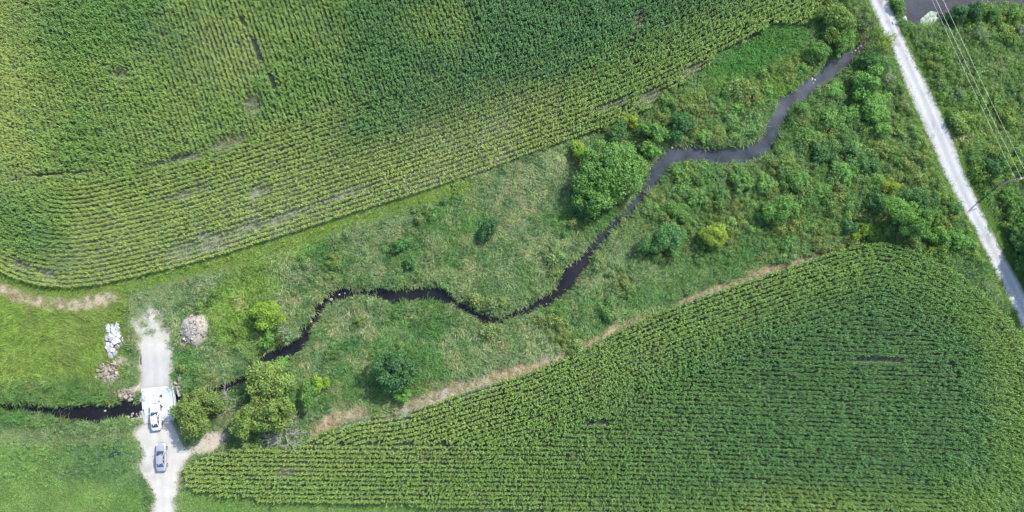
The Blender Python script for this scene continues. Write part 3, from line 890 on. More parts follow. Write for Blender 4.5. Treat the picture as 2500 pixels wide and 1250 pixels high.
def meadow_col(P, z):
    px, py = z['px'], z['py']
    n1, n2, n3 = fbm(P, 8, 81), fbm(P, 2.6, 83), fbm(P, 1.1, 87)
    c = mix(np.tile(PAL['green'], (len(P), 1)), PAL['grey'], sstep(0.33, 0.56, n1))
    c = mix(c, PAL['tan'], sstep(0.5, 0.74, n2) * 0.6)
    c = mix(c, PAL['deep'], sstep(0.52, 0.7, n3) * 0.75)
    # right part is greener
    c = mix(c, PAL['green'], sstep(1450, 1700, px) * 0.55)
    yg = ell(px, py, 610, 700, 75, 50, -20) + ell(px, py, 560, 770, 70, 60) + 0.6 * ell(px, py, 700, 610, 130, 22, -20) + ell(px, py, 640, 830, 90, 35)*0.6
    yg = yg + 0.9 * ((z['due'] < 2.3) & (px < 1150))
    yg = yg + 0.9 * ell(px, py, 1900, 190, 90, 40, -30) + 0.8 * ell(px, py, 1730, 215, 100, 20, -25) + 0.6 * ell(px, py, 2400, 300, 90, 60)
    c = mix(c, PAL['yg'], np.clip(yg, 0, 1) * (0.55 + 0.45 * n3))
    c = mix(c, np.array([0.05, 0.16, 0.03]), np.clip(ell(px, py, 1850, 125, 120, 42, -28) + ell(px, py, 1625, 200, 45, 20, -25), 0, 1) * 0.9)
    hayf = ((px < 310) & (py > 690) & (py < 985)).astype(float)
    c = mix(c, mix(PAL['olive'][None], PAL['yg'], n2), hayf * (1 - 0.75 * ell(px, py, 150, 960, 220, 35)) * 0.9)
    low = ((px < 350) & (py > 1030)).astype(float)
    c = mix(c, mix(PAL['blue'][None], PAL['mown'], sstep(0.35, 0.6, n1 + 0.25 * sstep(1150, 1230, py))), low * 0.85)
    c = mix(c, PAL['grey'], low * ell(px, py, 170, 1060, 190, 26, -3) * 0.8)
    c = c * (1 + low * 0.5 * (n2 - 0.5))[:, None]
    c = mix(c, PAL['mown'], ((px > 430) & (px < 1160) & (py > 1185)) * 0.8)
    verge = (z['road'] < 1.3) | (ell(px, py, 2422, 560, 22, 110, -27) > 0.3)
    c = mix(c, np.array([0.10, 0.19, 0.03]), verge * 0.8)
    c = mix(c, np.array([0.33, 0.27, 0.17]), z['strip'] * (0.75 + 0.3 * n3))
    c = mix(c, np.array([0.34, 0.28, 0.16]), np.clip(ell(px, py, 2350, 320, 25, 35) * 0.7 + ell(px, py, 2440, 150, 22, 22) * 0.6 + ell(px, py, 590, 740, 14, 12), 0, 1) * n3)
    c = mix(c, np.array([0.30, 0.24, 0.15]), (1 - sstep(0.6, 1.4, z['hay'])) * (px < 300) * 0.7)
    return c

def sample(n, x=(-100, 100), y=(-56, 57)):
    return np.column_stack([R.uniform(*x, n), R.uniform(*y, n)])

def lay(P):
    return (fbm(P, 11, 91) - 0.5) * 9 + (fbm(P, 3.5, 93) - 0.5) * 4.5

def put(name, P, protos, scl, col, rotz, label, cat, tilt=0.1, zs=1.0):
    n = len(P)
    rot = np.column_stack([R.normal(0, tilt, n), R.normal(0, tilt, n), rotz])
    o = scatter(name, np.column_stack([P, terrain(P)]), rot, np.repeat(scl[:, None], 3, 1) * np.array([1, 1, zs]), col, R.integers(0, len(protos), n), protos)
    print(name, n)
    return tag(o, label, cat, kind='stuff')

# tall lodged meadow grass
P = sample(115000); z = zones(P)
hayz = (z['px'] < 315) & (z['py'] > 735) & (z['py'] < 985) & (z['hay'] > 1.5)
m = free(z, 0.25, 1.0, 0.5) & ((short_zone(z) < 0.5) | hayz) & ~z['bare'] & (R.random(len(P)) < np.where(z['strip'] > 0.4, 0.9, 1.0))
P1 = P[m]; z1 = {k: v[m] for k, v in z.items()}
c = meadow_col(P1, z1) * R.uniform(0.8, 1.2, len(P1))[:, None]
hz = hayz[m]
hc = np.array(G(60, 940))
lz = np.where(hz, np.arctan2(P1[:, 1] - hc[1], (P1[:, 0] - hc[0]) * 0.6) + math.pi / 2 + (fbm(P1, 5, 145) - 0.5) * 1.6, lay(P1))
rad = np.hypot((P1[:, 0] - hc[0]) * 0.7, P1[:, 1] - hc[1])
band = fbm(np.column_stack([rad * 3.0, lz * 2.0]), 2.2, 147)
c = np.where(hz[:, None], c * (0.72 + 0.6 * band)[:, None], c)
put('meadow_grass', P1, TUFT, R.uniform(0.7, 1.2, len(P1)) * np.where(z1['strip'] > 0.4, 0.6, 1.0) * np.where(hz, 0.8, 1.0) * (0.75 + 0.6 * fbm(P1, 3.0, 149)), c, lz + R.normal(0, 0.3, len(P1)),
    'tall lodged grey-green meadow grass along both banks of the brook', 'grass')
# upright reed-like grass on the banks
P = sample(260000); z = zones(P)
m = free(z, 0.18, 0.5, 0.4) & ((z['creek'] < 1.5) | (z['pond'] < 1.5)) 
m |= (R.random(len(P)) < 0.03 + 0.30 * sstep(0.48, 0.62, fbm(P, 2.4, 151)) * np.maximum(sstep(0.35, 0.55, fbm(P, 9, 153)), sstep(1540, 1640, z['px']))) & free(z, 0.3, 1.5, 1.0) & (short_zone(z) < 0.5) & (z['strip'] < 0.2) & ~z['bare']
P1 = P[m]; z1 = {k: v[m] for k, v in z.items()}
c = mix(meadow_col(P1, z1), PAL['green'], np.full(len(P1), 0.35)) * R.uniform(0.8, 1.25, len(P1))[:, None]
put('bank_grass', P1, TALL, R.uniform(0.5, 1.15, len(P1)), c, R.uniform(0, 6.28, len(P1)), 'upright green reed grass fringing the brook and in tall tussocks across the meadow', 'grass')
# short grass
P = sample(260000); z = zones(P)
n3 = fbm(P, 0.9, 99)
m = free(z, 0.3, -0.22, -4.0) & ~((z['road'] < 0.05) & (n3 < 0.55)) & (short_zone(z) > 0.5) & ((z['track'] > -0.7) | ((z['py'] < 800 + 60 * (n3 - 0.5)) & (n3 > 0.47) & (fbm(P * np.array([1.0, 0.3]), 1.2, 143) > 0.42)))
m &= ~((z['track'] < 0.5) & (n3 < 0.52)) & ~((z['hay'] < 1.5) & (z['px'] < 300) & (n3 < 0.56)) & ~(z['bare'] & (n3 < 0.58)) & ~((z['track'] < 0) & (z['py'] > 850)) & ~((z['px'] < 300) & (z['py'] > 750) & (z['py'] < 930) & (R.random(len(P)) < 0.6))
P1 = P[m]; z1 = {k: v[m] for k, v in z.items()}
c = meadow_col(P1, z1) * R.uniform(0.8, 1.2, len(P1))[:, None]
put('short_grass', P1, SHORT, R.uniform(0.8, 1.5, len(P1)), c, R.uniform(0, 6.28, len(P1)), 'short bright grass of the mown left field, verges and field margins', 'grass')
# grey weeds where the corn has failed
P = sample(160000); px, py = inv(P)
th = thin_mask(px, py)
uf_ = look('ufs', P) < 0
th = np.maximum(th, 0.55 * uf_ * (1 - sstep(5, 15, look('due', P))) * (1 - sstep(1250, 1500, px)) * sstep(0.4, 0.6, fbm(P, 5, 137)))
m = (uf_ | (look('lfs', P) < 0)) & (R.random(len(P)) < th * 1.2)
P1 = P[m]
put('field_weeds', P1, SHORT, R.uniform(0.7, 1.4, len(P1)), mix(np.array([[0.20, 0.21, 0.145]]), np.array([0.12, 0.19, 0.06]), fbm(P1, 2.0, 133)) * R.uniform(0.8, 1.2, len(P1))[:, None], R.uniform(0, 6.28, len(P1)), 'greyish low weeds in the failed patches of the corn', 'weeds')
# broad-leaved forbs
P = sample(90000); z = zones(P); px, py = z['px'], z['py']
pf = 0.12 + 0.55 * sstep(1500, 1750, px) * (py < 640) + np.clip(ell(px, py, 600, 720, 110, 80) + ell(px, py, 560, 800, 80, 60), 0, 1) * 0.7 + 0.25 * sstep(0.5, 0.65, fbm(P, 5, 101))
pf = np.where((px < 345) & (py > 1040), 0.35 * sstep(0.4, 0.6, fbm(P, 6, 103)) * (1 - sstep(1150, 1200, py)), pf)
pf = np.where(short_zone(z) * (px > 345) > 0.5, 0.03, pf)
m = free(z, 0.35, 1.0, 0.8) & (R.random(len(P)) < pf) & (z['strip'] < 0.3) & ~z['bare'] & ~((px < 310) & (py > 690) & (py < 930))
P1 = P[m]; z1 = {k: v[m] for k, v in z.items()}
c = mix(meadow_col(P1, z1), PAL['green'], np.full(len(P1), 0.4)) * R.uniform(0.75, 1.25, len(P1))[:, None]
put('forbs', P1, FORB, R.uniform(0.6, 1.25, len(P1)), c, R.uniform(0, 6.28, len(P1)), 'leafy green weeds growing through the meadow and thicket', 'weeds')
# knee to chest high brush on the right bank and between the shrubs
P = sample(80000); z = zones(P); px, py = z['px'], z['py']
nb = fbm(P, 5, 111)
pb = (sstep(1540, 1640, px) * (py < 640) * (0.6 + 0.4 * sstep(0.38, 0.55, nb)))
pb = np.where(px > 2200, pb * 0.6, pb)
pb = np.maximum(pb, 0.9 * (ell(px, py, 1760, 300, 130, 60) > 0.4))
pb = np.where(ell(px, py, 1850, 125, 130, 48, -28) > 0.4, 0.0, pb)
hedge = (z['road'] > 1.1) & (z['road'] < 2.6) & (px > 2255) & (py > 170) & (px > 2200) & (((ROADC[0, 0] * 0) + P[:, 0]) > np.interp(P[:, 1], ROADC[::-1, 1], ROADC[::-1, 0])) & (py < 470)
pb = np.where(hedge, 1.0, pb)
stand = (px > 425) & (px < 1545) & (short_zone(z) < 0.5) & (z['strip'] < 0.1) & ~z['bare']
pb = np.where(stand, 0.8 * sstep(0.56, 0.68, fbm(P, 3.6, 163)) * sstep(0.4, 0.6, fbm(P, 13, 165)) + 0.5 * ((z['creek'] < 1.8) & (fbm(P, 4, 167) > 0.58)), pb)
m = free(z, 0.5, 1.05, 1.0) & (R.random(len(P)) < pb) & (ell(px, py, 2422, 560, 22, 110, -27) < 0.3)
P1 = P[m]; z1 = {k: v[m] for k, v in z.items()}
c = mix(meadow_col(P1, z1), np.array([0.115, 0.205, 0.055]), np.full(len(P1), 0.55)) * (R.uniform(0.75, 1.2, len(P1)) * (0.62 + 0.72 * fbm(P1, 2.6, 119)))[:, None]
c = mix(c, PAL['olive'], sstep(0.45, 0.65, fbm(P1, 3, 113)) * 0.7)
c = mix(c, PAL['yg'], (z1['px'] > 2240) * 0.5 * fbm(P1, 4, 115))
put('undergrowth', P1, BRUSH, R.uniform(0.4, 0.95, len(P1)) * (0.3 + 1.9 * fbm(P1, 3.0, 117) ** 1.4), c, R.uniform(0, 6.28, len(P1)), 'dense low brush right of the brook and in scattered stands across the meadow', 'brush', zs=1.35)
# white wildflower heads on the right meadow
fl = []
def make_flower(rng):
    V, Q, S = [], [], []
    n = 14
    C = np.column_stack([rng.normal(0, 0.055, (n, 2)), rng.normal(0.75, 0.02, n)])
    leaf_quads(rng, C, np.tile([[0, 0, 1.0]], (n, 1)) + rng.normal(0, 0.2, (n, 3)), 0.045, V, Q, S, asp=0.9, shade=(0.9, 1.1))
    return qmesh('flower_head', np.vstack(V), np.vstack(Q), M['forb'], np.vstack(S))
FLOW = [proto('flower_source', make_flower(R)) for _ in range(3)]
P = sample(9000, (62, 100), (-25, 57)); z = zones(P)
m = free(z, 0.5, 2.4, 2) & (z['px'] > 2235) & (z['py'] < 420) & (R.random(len(P)) < 0.05 + 0.3 * sstep(0.5, 0.7, fbm(P, 4, 121)))
right = P[:, 0] > np.interp(P[:, 1], ROADC[::-1, 1], ROADC[::-1, 0])
P1 = P[m & right]
put('wildflowers', P1, FLOW, R.uniform(0.5, 1.0, len(P1)), np.tile([[0.42, 0.42, 0.38]], (len(P1), 1)), R.uniform(0, 6.28, len(P1)), 'white wildflower heads dotting the rough meadow right of the gravel road', 'flowers')

# ------------------------------------------------------------------ trees and shrubs
def crown_set(n, *a, even=False, **k):
    out = []
    for i in range(n):
        make_crown.ph = None if even else float(R.uniform(0, 6))
        out.append(make_crown(R, *a, **k))
    return out
CROWNS = {
    'bush': (1.3, crown_set(5, 1.3, 1.5, 16, 0.10, 60, shoots=7, lobe_r=(0.18, 0.42))),
    'shrub': (2.2, crown_set(6, 2.2, 2.4, 28, 0.12, 44, shoots=14, lobe_r=(0.14, 0.38))),
    'tree': (3.2, crown_set(5, 3.2, 4.0, 46, 0.135, 36, shoots=12, lobe_r=(0.12, 0.32))),
    'round': (3.2, crown_set(3, 3.2, 4.0, 46, 0.135, 36, even=True, shoots=6, lobe_r=(0.14, 0.34))),
    'big': (6.6, crown_set(1, 6.6, 6.2, 120, 0.18, 22, shoots=30, lobe_r=(0.09, 0.23))),
    'vine': (3.2, crown_set(2, 3.2, 3.2, 28, 0.13, 40, shoots=34, lobe_r=(0.2, 0.32))),
    'wisp': (2.2, crown_set(2, 2.2, 2.6, 16, 0.09, 26, shoots=22, lobe_r=(0.18, 0.3))),
}
def trunk_mesh(h, r, rng, spread):
    parts = [tube([(0, 0, -0.1), (0.05 * r, 0.02, h * 0.35), (rng.normal(0, 0.06) * h, rng.normal(0, 0.06) * h, h)], [r * 1.25, r, r * 0.55], 7)]
    for i in range(5):
        a = i * 1.257 + rng.uniform(-0.4, 0.4); z0 = h * rng.uniform(0.35, 0.8); L = spread * rng.uniform(0.45, 0.7)
        d = Vector((math.cos(a), math.sin(a), 0))
        parts.append(tube([Vector((0, 0, z0)), Vector((0, 0, z0)) + d * L * 0.5 + Vector((0, 0, L * 0.45)), Vector((0, 0, z0)) + d * L + Vector((0, 0, L * 0.75))], [r * 0.5, r * 0.32, r * 0.1], 5))
    v, f = joinvf(parts)
    return mesh('trunk', v, f, M['bark'])
TRUNKS = {k: [trunk_mesh(CROWNS[k][0] * 1.05, CROWNS[k][0] * 0.035 + 0.03, R, CROWNS[k][0]) for _ in range(2)] for k in CROWNS}
TC = dict(mid=(0.105, 0.205, 0.05), dark=(0.072, 0.155, 0.05), lime=(0.175, 0.265, 0.038), olive=(0.14, 0.20, 0.052), grey=(0.165, 0.215, 0.12), fresh=(0.118, 0.23, 0.052), yellow=(0.19, 0.25, 0.045), deep=(0.06, 0.135, 0.05))
counts = {}
def tree(px, py, rpx, kind, tint, label, name='shrub', cat='shrub', group=None, lift=0.3, hs=1.0):
    base_r, crowns = CROWNS[kind]
    i = counts.get(kind, 0); counts[kind] = i + 1
    s = rpx / 14.1 / base_r
    sx = random.uniform(0.8, 1.25) if kind in ('bush', 'shrub') else random.uniform(0.94, 1.06)
    zc = s * base_r * 0.8 * hs
    x, y = G(px, py, zc)
    zg = float(terrain(np.array([[x, y]]))[0])
    zg = max(zg, -0.3)
    e = empty(name, (x, y, zg), random.uniform(0, 6.28))
    cr = obj('crown', crowns[i % len(crowns)], e, (0, 0, lift * s * base_r), (0, 0, 0), (s * sx, s / sx * random.uniform(0.92, 1.08), s * hs))
    t = TC[tint]; v = random.uniform(0.9, 1.1)
    cr.color = (t[0] * v * HUE[0], t[1] * v * random.uniform(0.96, 1.04) * HUE[1], t[2] * v * HUE[2], 1)
    obj('trunk', TRUNKS[kind][i % 2], e, (0, 0, 0), (0, 0, 0), (s * 0.85, s * 0.85, s * hs * (0.55 if kind == 'big' else 0.68)))
    tag(e, label, cat, group)
    return e

# left and centre
tree(654, 768, 43, 'round', 'lime', 'lone round lime-green tree in the meadow right of the pale stone pile', 'tree', 'tree', hs=1.0)
tree(702, 812, 34, 'wisp', 'grey', 'loose grey-green shrub between the lime-green tree and the brook')
tree(652, 832, 24, 'bush', 'fresh', 'small bright green bush just below the lone lime-green tree')
tree(690, 884, 19, 'bush', 'fresh', 'small fresh green bush on the bend of the brook upstream of the bridge')
tree(876, 783, 14, 'bush', 'olive', 'tiny olive bush alone in the grey meadow inside the brook bend')
tree(468, 1010, 54, 'tree', 'olive', 'light olive tree overhanging the right edge of the concrete bridge', 'tree', 'tree', lift=0.4)
tree(520, 985, 36, 'shrub', 'olive', 'light olive shrub beside the grey dead branches near the bridge')
tree(486, 1053, 28, 'shrub', 'fresh', 'green shrub between the bridge tree and the bare tan ground')
tree(650, 930, 56, 'tree', 'olive', 'yellowish tree closest to the brook in the clump right of the bridge', 'tree', 'tree', hs=1.1)
tree(670, 1000, 60, 'tree', 'olive', 'widest yellowish tree in the clump, next to the grey dead brush', 'tree', 'tree', hs=1.1)
tree(604, 1030, 50, 'tree', 'olive', 'yellow-olive tree shading the left end of the lower corn field', 'tree', 'tree', hs=1.1)
tree(778, 935, 26, 'shrub', 'lime', 'bright yellow-green shrub at the right end of the tree clump')
tree(752, 965, 32, 'shrub', 'mid', 'mid green shrub between the yellowish clump and the dark round tree')
tree(962, 905, 56, 'round', 'deep', 'dark green round tree beside the start of the tan dry strip', 'tree', 'tree', hs=1.1)
tree(985, 965, 24, 'shrub', 'fresh', 'light green shrub below the dark green round tree')
tree(1192, 560, 31, 'shrub', 'deep', 'solitary dark olive shrub in the meadow north of the brook loop')
tree(978, 600, 24, 'bush', 'dark', 'dark bush in the meadow straight above the brook inlet notch')
tree(1000, 636, 20, 'bush', 'dark', 'small dark bush nearest the inlet notch of the brook')
tree(1486, 425, 96, 'big', 'mid', 'very large spreading round tree on the brook bank below the upper field', 'tree', 'tree', hs=0.85, lift=0.12)
tree(1412, 366, 26, 'shrub', 'lime', 'yellow-green shrub tucked against the upper left of the large tree')
tree(1541, 292, 22, 'shrub', 'yellow', 'small yellow-green shrub at the tip of the upper corn field')
tree(1668, 302, 37, 'shrub', 'deep', 'dark green shrub standing in the loop of the brook')
tree(1598, 322, 32, 'shrub', 'mid', 'mid green shrub between the small yellow shrub and the dark loop shrub')
tree(1588, 362, 28, 'shrub', 'fresh', 'fresh green shrub on the outer bank beside the large tree')
tree(1510, 318, 30, 'shrub', 'dark', 'dark shrub between the large tree and the corn field corner')
tree(1625, 588, 50, 'vine', 'dark', 'dark vine-covered shrub left of the bright lime shrub', hs=0.9)
tree(1742, 575, 35, 'round', 'yellow', 'bright lime-yellow shrub in the middle of the right bank meadow', hs=1.05)
tree(1902, 512, 48, 'vine', 'mid', 'broad vine-draped shrub near the centre of the right bank', hs=0.85)
# trees by the field corner
tree(2182, 515, 42, 'tree', 'fresh', 'tall light green tree casting a dark shadow on the lower corn field', 'tree', 'tree', lift=0.9, hs=1.25)
tree(2236, 548, 38, 'tree', 'mid', 'mid green tree right of the tall one at the lower field corner', 'tree', 'tree', lift=0.8, hs=1.2)
tree(2246, 498, 44, 'tree', 'dark', 'dark green tree behind the two field corner trees', 'tree', 'tree', lift=0.5)
tree(2140, 495, 30, 'shrub', 'dark', 'dark shrub left of the tall field corner tree')
tree(2178, 454, 25, 'shrub', 'yellow', 'lime-yellow shrub above the field corner trees')
tree(2113, 562, 27, 'shrub', 'lime', 'rounded lime-green shrub touching the top edge of the lower field')
tree(2076, 552, 20, 'bush', 'dark', 'small dark bush left of the rounded lime-green shrub')
tree(2330, 512, 20, 'bush', 'dark', 'dark bush close to the road edge opposite the pole shadow')
tree(2345, 585, 27, 'bush', 'mid', 'green bush between the road and the lower field corner')
tree(2300, 575, 30, 'shrub', 'fresh', 'light green shrub right of the field corner trees')
tree(2285, 530, 26, 'shrub', 'mid', 'mid green shrub between the dark corner tree and the road')
# around the road and the brook head
tree(2038, 38, 42, 'shrub', 'olive', 'olive shrub at the top beside the corn field end')
tree(2000, 122, 30, 'shrub', 'mid', 'green shrub on the brook bank below the weedy patch')
tree(2058, 108, 32, 'shrub', 'mid', 'shrub leaning over the brook near its riffle')
tree(2028, 78, 28, 'bush', 'olive', 'small bush between the top shrub and the riffle shrub')
tree(2158, 108, 30, 'wisp', 'yellow', 'yellow-green willow hanging over the left edge of the gravel road', 'tree', 'tree', lift=0.8, hs=1.3)
tree(2128, 148, 36, 'shrub', 'dark', 'dark shrub right under the roadside yellow-green willow')
tree(2118, 200, 42, 'shrub', 'mid', 'broad green shrub below the riffle on the right bank')
tree(2164, 190, 27, 'wisp', 'grey', 'pale grey-green shrub beside the gravel road')
tree(2146, 268, 44, 'vine', 'fresh', 'bright green vine-clad shrub left of the gravel road', hs=0.8)
tree(2440, 402, 34, 'shrub', 'dark', 'dark shrub with a lime top left of the utility pole')
tree(2462, 396, 24, 'shrub', 'lime', 'lime-green shrub just above the utility pole')
tree(2342, 224, 13, 'bush', 'grey', 'small silvery bush on the right meadow near the wires')
tree(2402, 82, 26, 'wisp', 'grey', 'silvery grey shrub on the right meadow below the pond')
tree(2492, 72, 15, 'bush', 'grey', 'small silvery bush at the right picture edge')
tree(2338, 36, 27, 'shrub', 'deep', 'dark rounded shrub at the pond shore next to the wires', hs=1.1)
tree(2384, 32, 27, 'shrub', 'deep', 'dark rounded shrub further right along the pond shore', hs=1.1)
tree(2425, 30, 20, 'shrub', 'dark', 'dark shrub at the right end of the pond shore row')
tree(2312, 44, 15, 'bush', 'dark', 'small dark bush at the pond corner below the algae')
tree(2478, 30, 20, 'bush', 'fresh', 'light green bush by the pond near the right picture edge')
tree(2190, 8, 18, 'bush', 'mid', 'bush between the gravel road and the pond')
ADJ = dict(mid='mid green', dark='dark green', fresh='fresh green', olive='olive')
G1 = 'thicket shrubs between brook and gravel road'
for (a, b, r, k, t) in ((1668, 432, 30, 'bush', 'fresh'), (1655, 515, 32, 'shrub', 'mid'), (1812, 440, 36, 'shrub', 'mid'), (1868, 448, 30, 'bush', 'fresh'), (1975, 330, 32, 'shrub', 'mid'), (1955, 440, 38, 'shrub', 'mid'), (2012, 372, 40, 'shrub', 'dark'), (2024, 288, 34, 'bush', 'fresh'),
                        (2060, 420, 40, 'shrub', 'mid'), (2108, 395, 36, 'shrub', 'dark'), (2160, 365, 34, 'shrub', 'olive'), (2090, 270, 32, 'shrub', 'fresh'), (2044, 218, 28, 'shrub', 'fresh'), (2140, 440, 28, 'shrub', 'mid'), (2190, 318, 24, 'bush', 'olive'), (2240, 430, 24, 'bush', 'olive'), (2004, 458, 30, 'bush', 'mid'), (1705, 480, 28, 'bush', 'mid'), (1760, 470, 24, 'bush', 'dark'), (1925, 392, 30, 'shrub', 'olive'), (2066, 336, 32, 'shrub', 'dark'), (2122, 318, 24, 'bush', 'mid'), (1600, 505, 22, 'bush', 'mid'), (2205, 398, 24, 'bush', 'mid')):
    tree(a, b, r, k, t, 'low spreading ' + ADJ[t] + ' shrub in the dense thicket between the brook and the gravel road', group=G1 + ', ' + ADJ[t], hs=0.68, lift=0.1)
G2 = 'hedge trees along the right edge'
for (a, b, r, k, t) in ((2464, 478, 24, 'shrub', 'fresh'), (2494, 496, 28, 'shrub', 'fresh'), (2474, 520, 24, 'shrub', 'mid'), (2504, 540, 32, 'shrub', 'fresh'), (2478, 562, 22, 'shrub', 'dark'), (2500, 588, 30, 'shrub', 'dark'), (2538, 596, 40, 'tree', 'mid'),
                        (2506, 634, 28, 'shrub', 'dark'), (2548, 646, 40, 'tree', 'mid'), (2524, 690, 30, 'shrub', 'dark'), (2566, 716, 40, 'tree', 'mid')):
    tree(a, b, r, k, t, ('tall ' if k == 'tree' else 'low ') + ADJ[t] + ' hedge tree right of the gravel road below the utility pole', 'hedge_tree', 'tree', group=G2 + ', ' + ('tall ' if k == 'tree' else 'low ') + ADJ[t], lift=0.8 if k == 'tree' else 0.25, hs=1.2 if k == 'tree' else 0.9)
G3 = 'small shrubs in the brook loop'
for (a, b, r, t) in ((1720, 330, 20, 'fresh'), (1760, 318, 20, 'olive'), (1800, 325, 20, 'fresh'), (1835, 305, 20, 'mid'), (1700, 268, 22, 'olive'), (1750, 262, 22, 'mid'), (1800, 262, 24, 'fresh'), (1850, 250, 22, 'mid'), (1780, 220, 20, 'olive'), (1880, 215, 22, 'fresh'), (1925, 190, 20, 'olive'), (1960, 165, 22, 'mid'), (1690, 335, 16, 'olive')):
    tree(a, b, r, 'bush', t, 'small rounded ' + ADJ[t] + ' shrub inside the upper loop of the brook', group=G3 + ', ' + ADJ[t], hs=0.65, lift=0.1)

# dead wood
def branches(rng, L, n, r0, up=0.5):
    parts = []
    def grow(p, d, l, r, dep):
        pts, rad = [p], [r]
        for i in range(4):
            d = (d + Vector(rng.normal(0, 0.22, 3))).normalized()
            p = p + d * l / 4; pts.append(p); rad.append(r * (1 - 0.2 * (i + 1)))
            if dep < 2 and i >= 1:
                for _ in range(2):
                    grow(p, (d + Vector(rng.normal(0, 0.75, 3))).normalized(), l * rng.uniform(0.4, 0.65), r * 0.5, dep + 1)
        parts.append(tube(pts, rad, 4, False))
    for i in range(n):
        a = rng.uniform(0, 6.28)
        grow(Vector((0, 0, 0.1)), Vector((math.cos(a), math.sin(a), up + rng.uniform(-0.2, 0.3))).normalized(), L * rng.uniform(0.7, 1.1), r0, 0)
    v, f = joinvf(parts)
    return v, f
def dead(px, py, L, n, r0, up, mat, label, name='dead_brush', cat='dead wood', fan=None):
    v, f = branches(R, L, n, r0, up)
    x, y = G(px, py, 0.5)
    o = obj(name, mesh(name, v, f, M[mat]), loc=(x, y, 0), rot=(0, 0, random.uniform(0, 6.28)))
    return tag(o, label, cat)
dead(690, 1058, 3.1, 13, 0.06, 0.35, 'deadwood', 'spread of grey dead branches lying on the edge of the lower corn field')
dead(735, 1012, 2.0, 9, 0.04, 0.5, 'deadwood', 'smaller wisp of grey dead twigs above the large dead branches')
dead(556, 985, 2.4, 8, 0.05, 0.9, 'deadwood', 'bare grey branches sticking up between the trees near the bridge')
dead(2100, 76, 3.4, 5, 0.09, 0.7, 'darkwood', 'bare dark dead tree beside the brook near the gravel road', 'dead_tree', 'dead tree')

# ------------------------------------------------------------------ bridge
def prism(poly, z0, z1, bevel=0.0):
    n = len(poly)
    v = [(x, y, z0) for x, y in poly] + [(x, y, z1 - bevel) for x, y in poly]
    f = [tuple(range(n))[::-1]] + [(i, (i + 1) % n, n + (i + 1) % n, n + i) for i in range(n)]
    if bevel:
        c = np.mean(poly, axis=0)
        ins = [(x - (x - c[0]) / max(0.3, math.hypot(x - c[0], y - c[1])) * bevel, y - (y - c[1]) / max(0.3, math.hypot(x - c[0], y - c[1])) * bevel) for x, y in poly]
        v += [(x, y, z1) for x, y in ins]
        f += [(n + i, n + (i + 1) % n, 2 * n + (i + 1) % n, 2 * n + i) for i in range(n)]
        f.append(tuple(2 * n + i for i in range(n)))
    else:
        f.append(tuple(n + i for i in range(n)))
    return v, f
def ccw(p):
    p = np.asarray(p)
    a = 0.5 * np.sum(p[:, 0] * np.roll(p[:, 1], -1) - np.roll(p[:, 0], -1) * p[:, 1])
    return p if a > 0 else p[::-1]
def build_bridge():
    DZ = 0.10
    deck = ccw(GA([(347, 949), (418, 941), (427, 1012), (425, 1027), (354, 1034)], DZ))
    c = deck.mean(0)
    e = empty('bridge', (c[0], c[1], 0))
    v, f = prism(deck - c, -0.28, DZ, 0.03)
    obj('deck', mesh('deck', v, f, M['concrete']), e)
    def bar(a, b, w, z0, z1, nm, mat='concrete'):
        a = np.array(G(*a, z1)) - c; b = np.array(G(*b, z1)) - c
        t = (b - a) / np.linalg.norm(b - a); nn = np.array([-t[1], t[0]]) * w / 2
        v, f = prism(ccw([a + nn, b + nn, b - nn, a - nn]), z0, z1, 0.02)
        return obj(nm, mesh(nm, v, f, M[mat]), e)
    bar((420.5, 941), (429.5, 1012), 0.22, -0.28, 0.26, 'kerb')
    bar((345, 950), (349, 1000), 0.22, -0.28, 0.20, 'kerb')
    bar((344.5, 952), (420, 945), 0.5, -1.3, -0.285, 'abutment', 'oldconcrete')
    bar((352, 1029), (428, 1020), 0.5, -1.3, -0.285, 'abutment', 'oldconcrete')
    bar((346, 1003), (354, 1036), 0.3, -1.2, 0.12, 'wing_wall', 'oldconcrete')
    bar((341, 962), (343, 980), 0.3, -1.2, 0.02, 'wing_wall', 'oldconcrete')
    bar((431, 944), (437, 968), 0.3, -1.2, 0.02, 'wing_wall', 'oldconcrete')
    bar((432, 1006), (438, 1024), 0.3, -1.2, 0.02, 'wing_wall', 'oldconcrete')
    tag(e, 'white concrete slab bridge carrying the gravel track over the brook', 'bridge')
    # clods of dark mud on the deck
    for (px, py, r, lab) in ((393, 967, 0.26, 'dark round mud clod alone on the upper half of the bridge deck'), (388, 980, 0.13, 'small grey mud clod between the two round ones on the bridge'),
                             (392.5, 992, 0.28, 'dark round mud clod beside the white car bonnet'), (379, 986, 0.17, 'mud smear in front of the white car bonnet')):
        x, y = G(px, py, DZ)
        n = 14; vv, ff = [], []
        for ring, (k, zz) in enumerate(((1.0, 0.002), (0.72, 0.05), (0.35, 0.075))):
            for i in range(n):
                a = 2 * math.pi * i / n; rr = r * k * (1 + 0.22 * math.sin(3 * a + px) + R.normal(0, 0.09))
                vv.append((math.cos(a) * rr, math.sin(a) * rr, zz * (1 + R.normal(0, 0.2))))
        for j in range(2):
            ff += [(j * n + i, j * n + (i + 1) % n, (j + 1) * n + (i + 1) % n, (j + 1) * n + i) for i in range(n)]
        ff.append(tuple(2 * n + i for i in range(n)))
        tag(obj('mud_clod', mesh('mud_clod', vv, ff, M['mud']), loc=(x, y, DZ + 0.002)), lab, 'mud')
build_bridge()

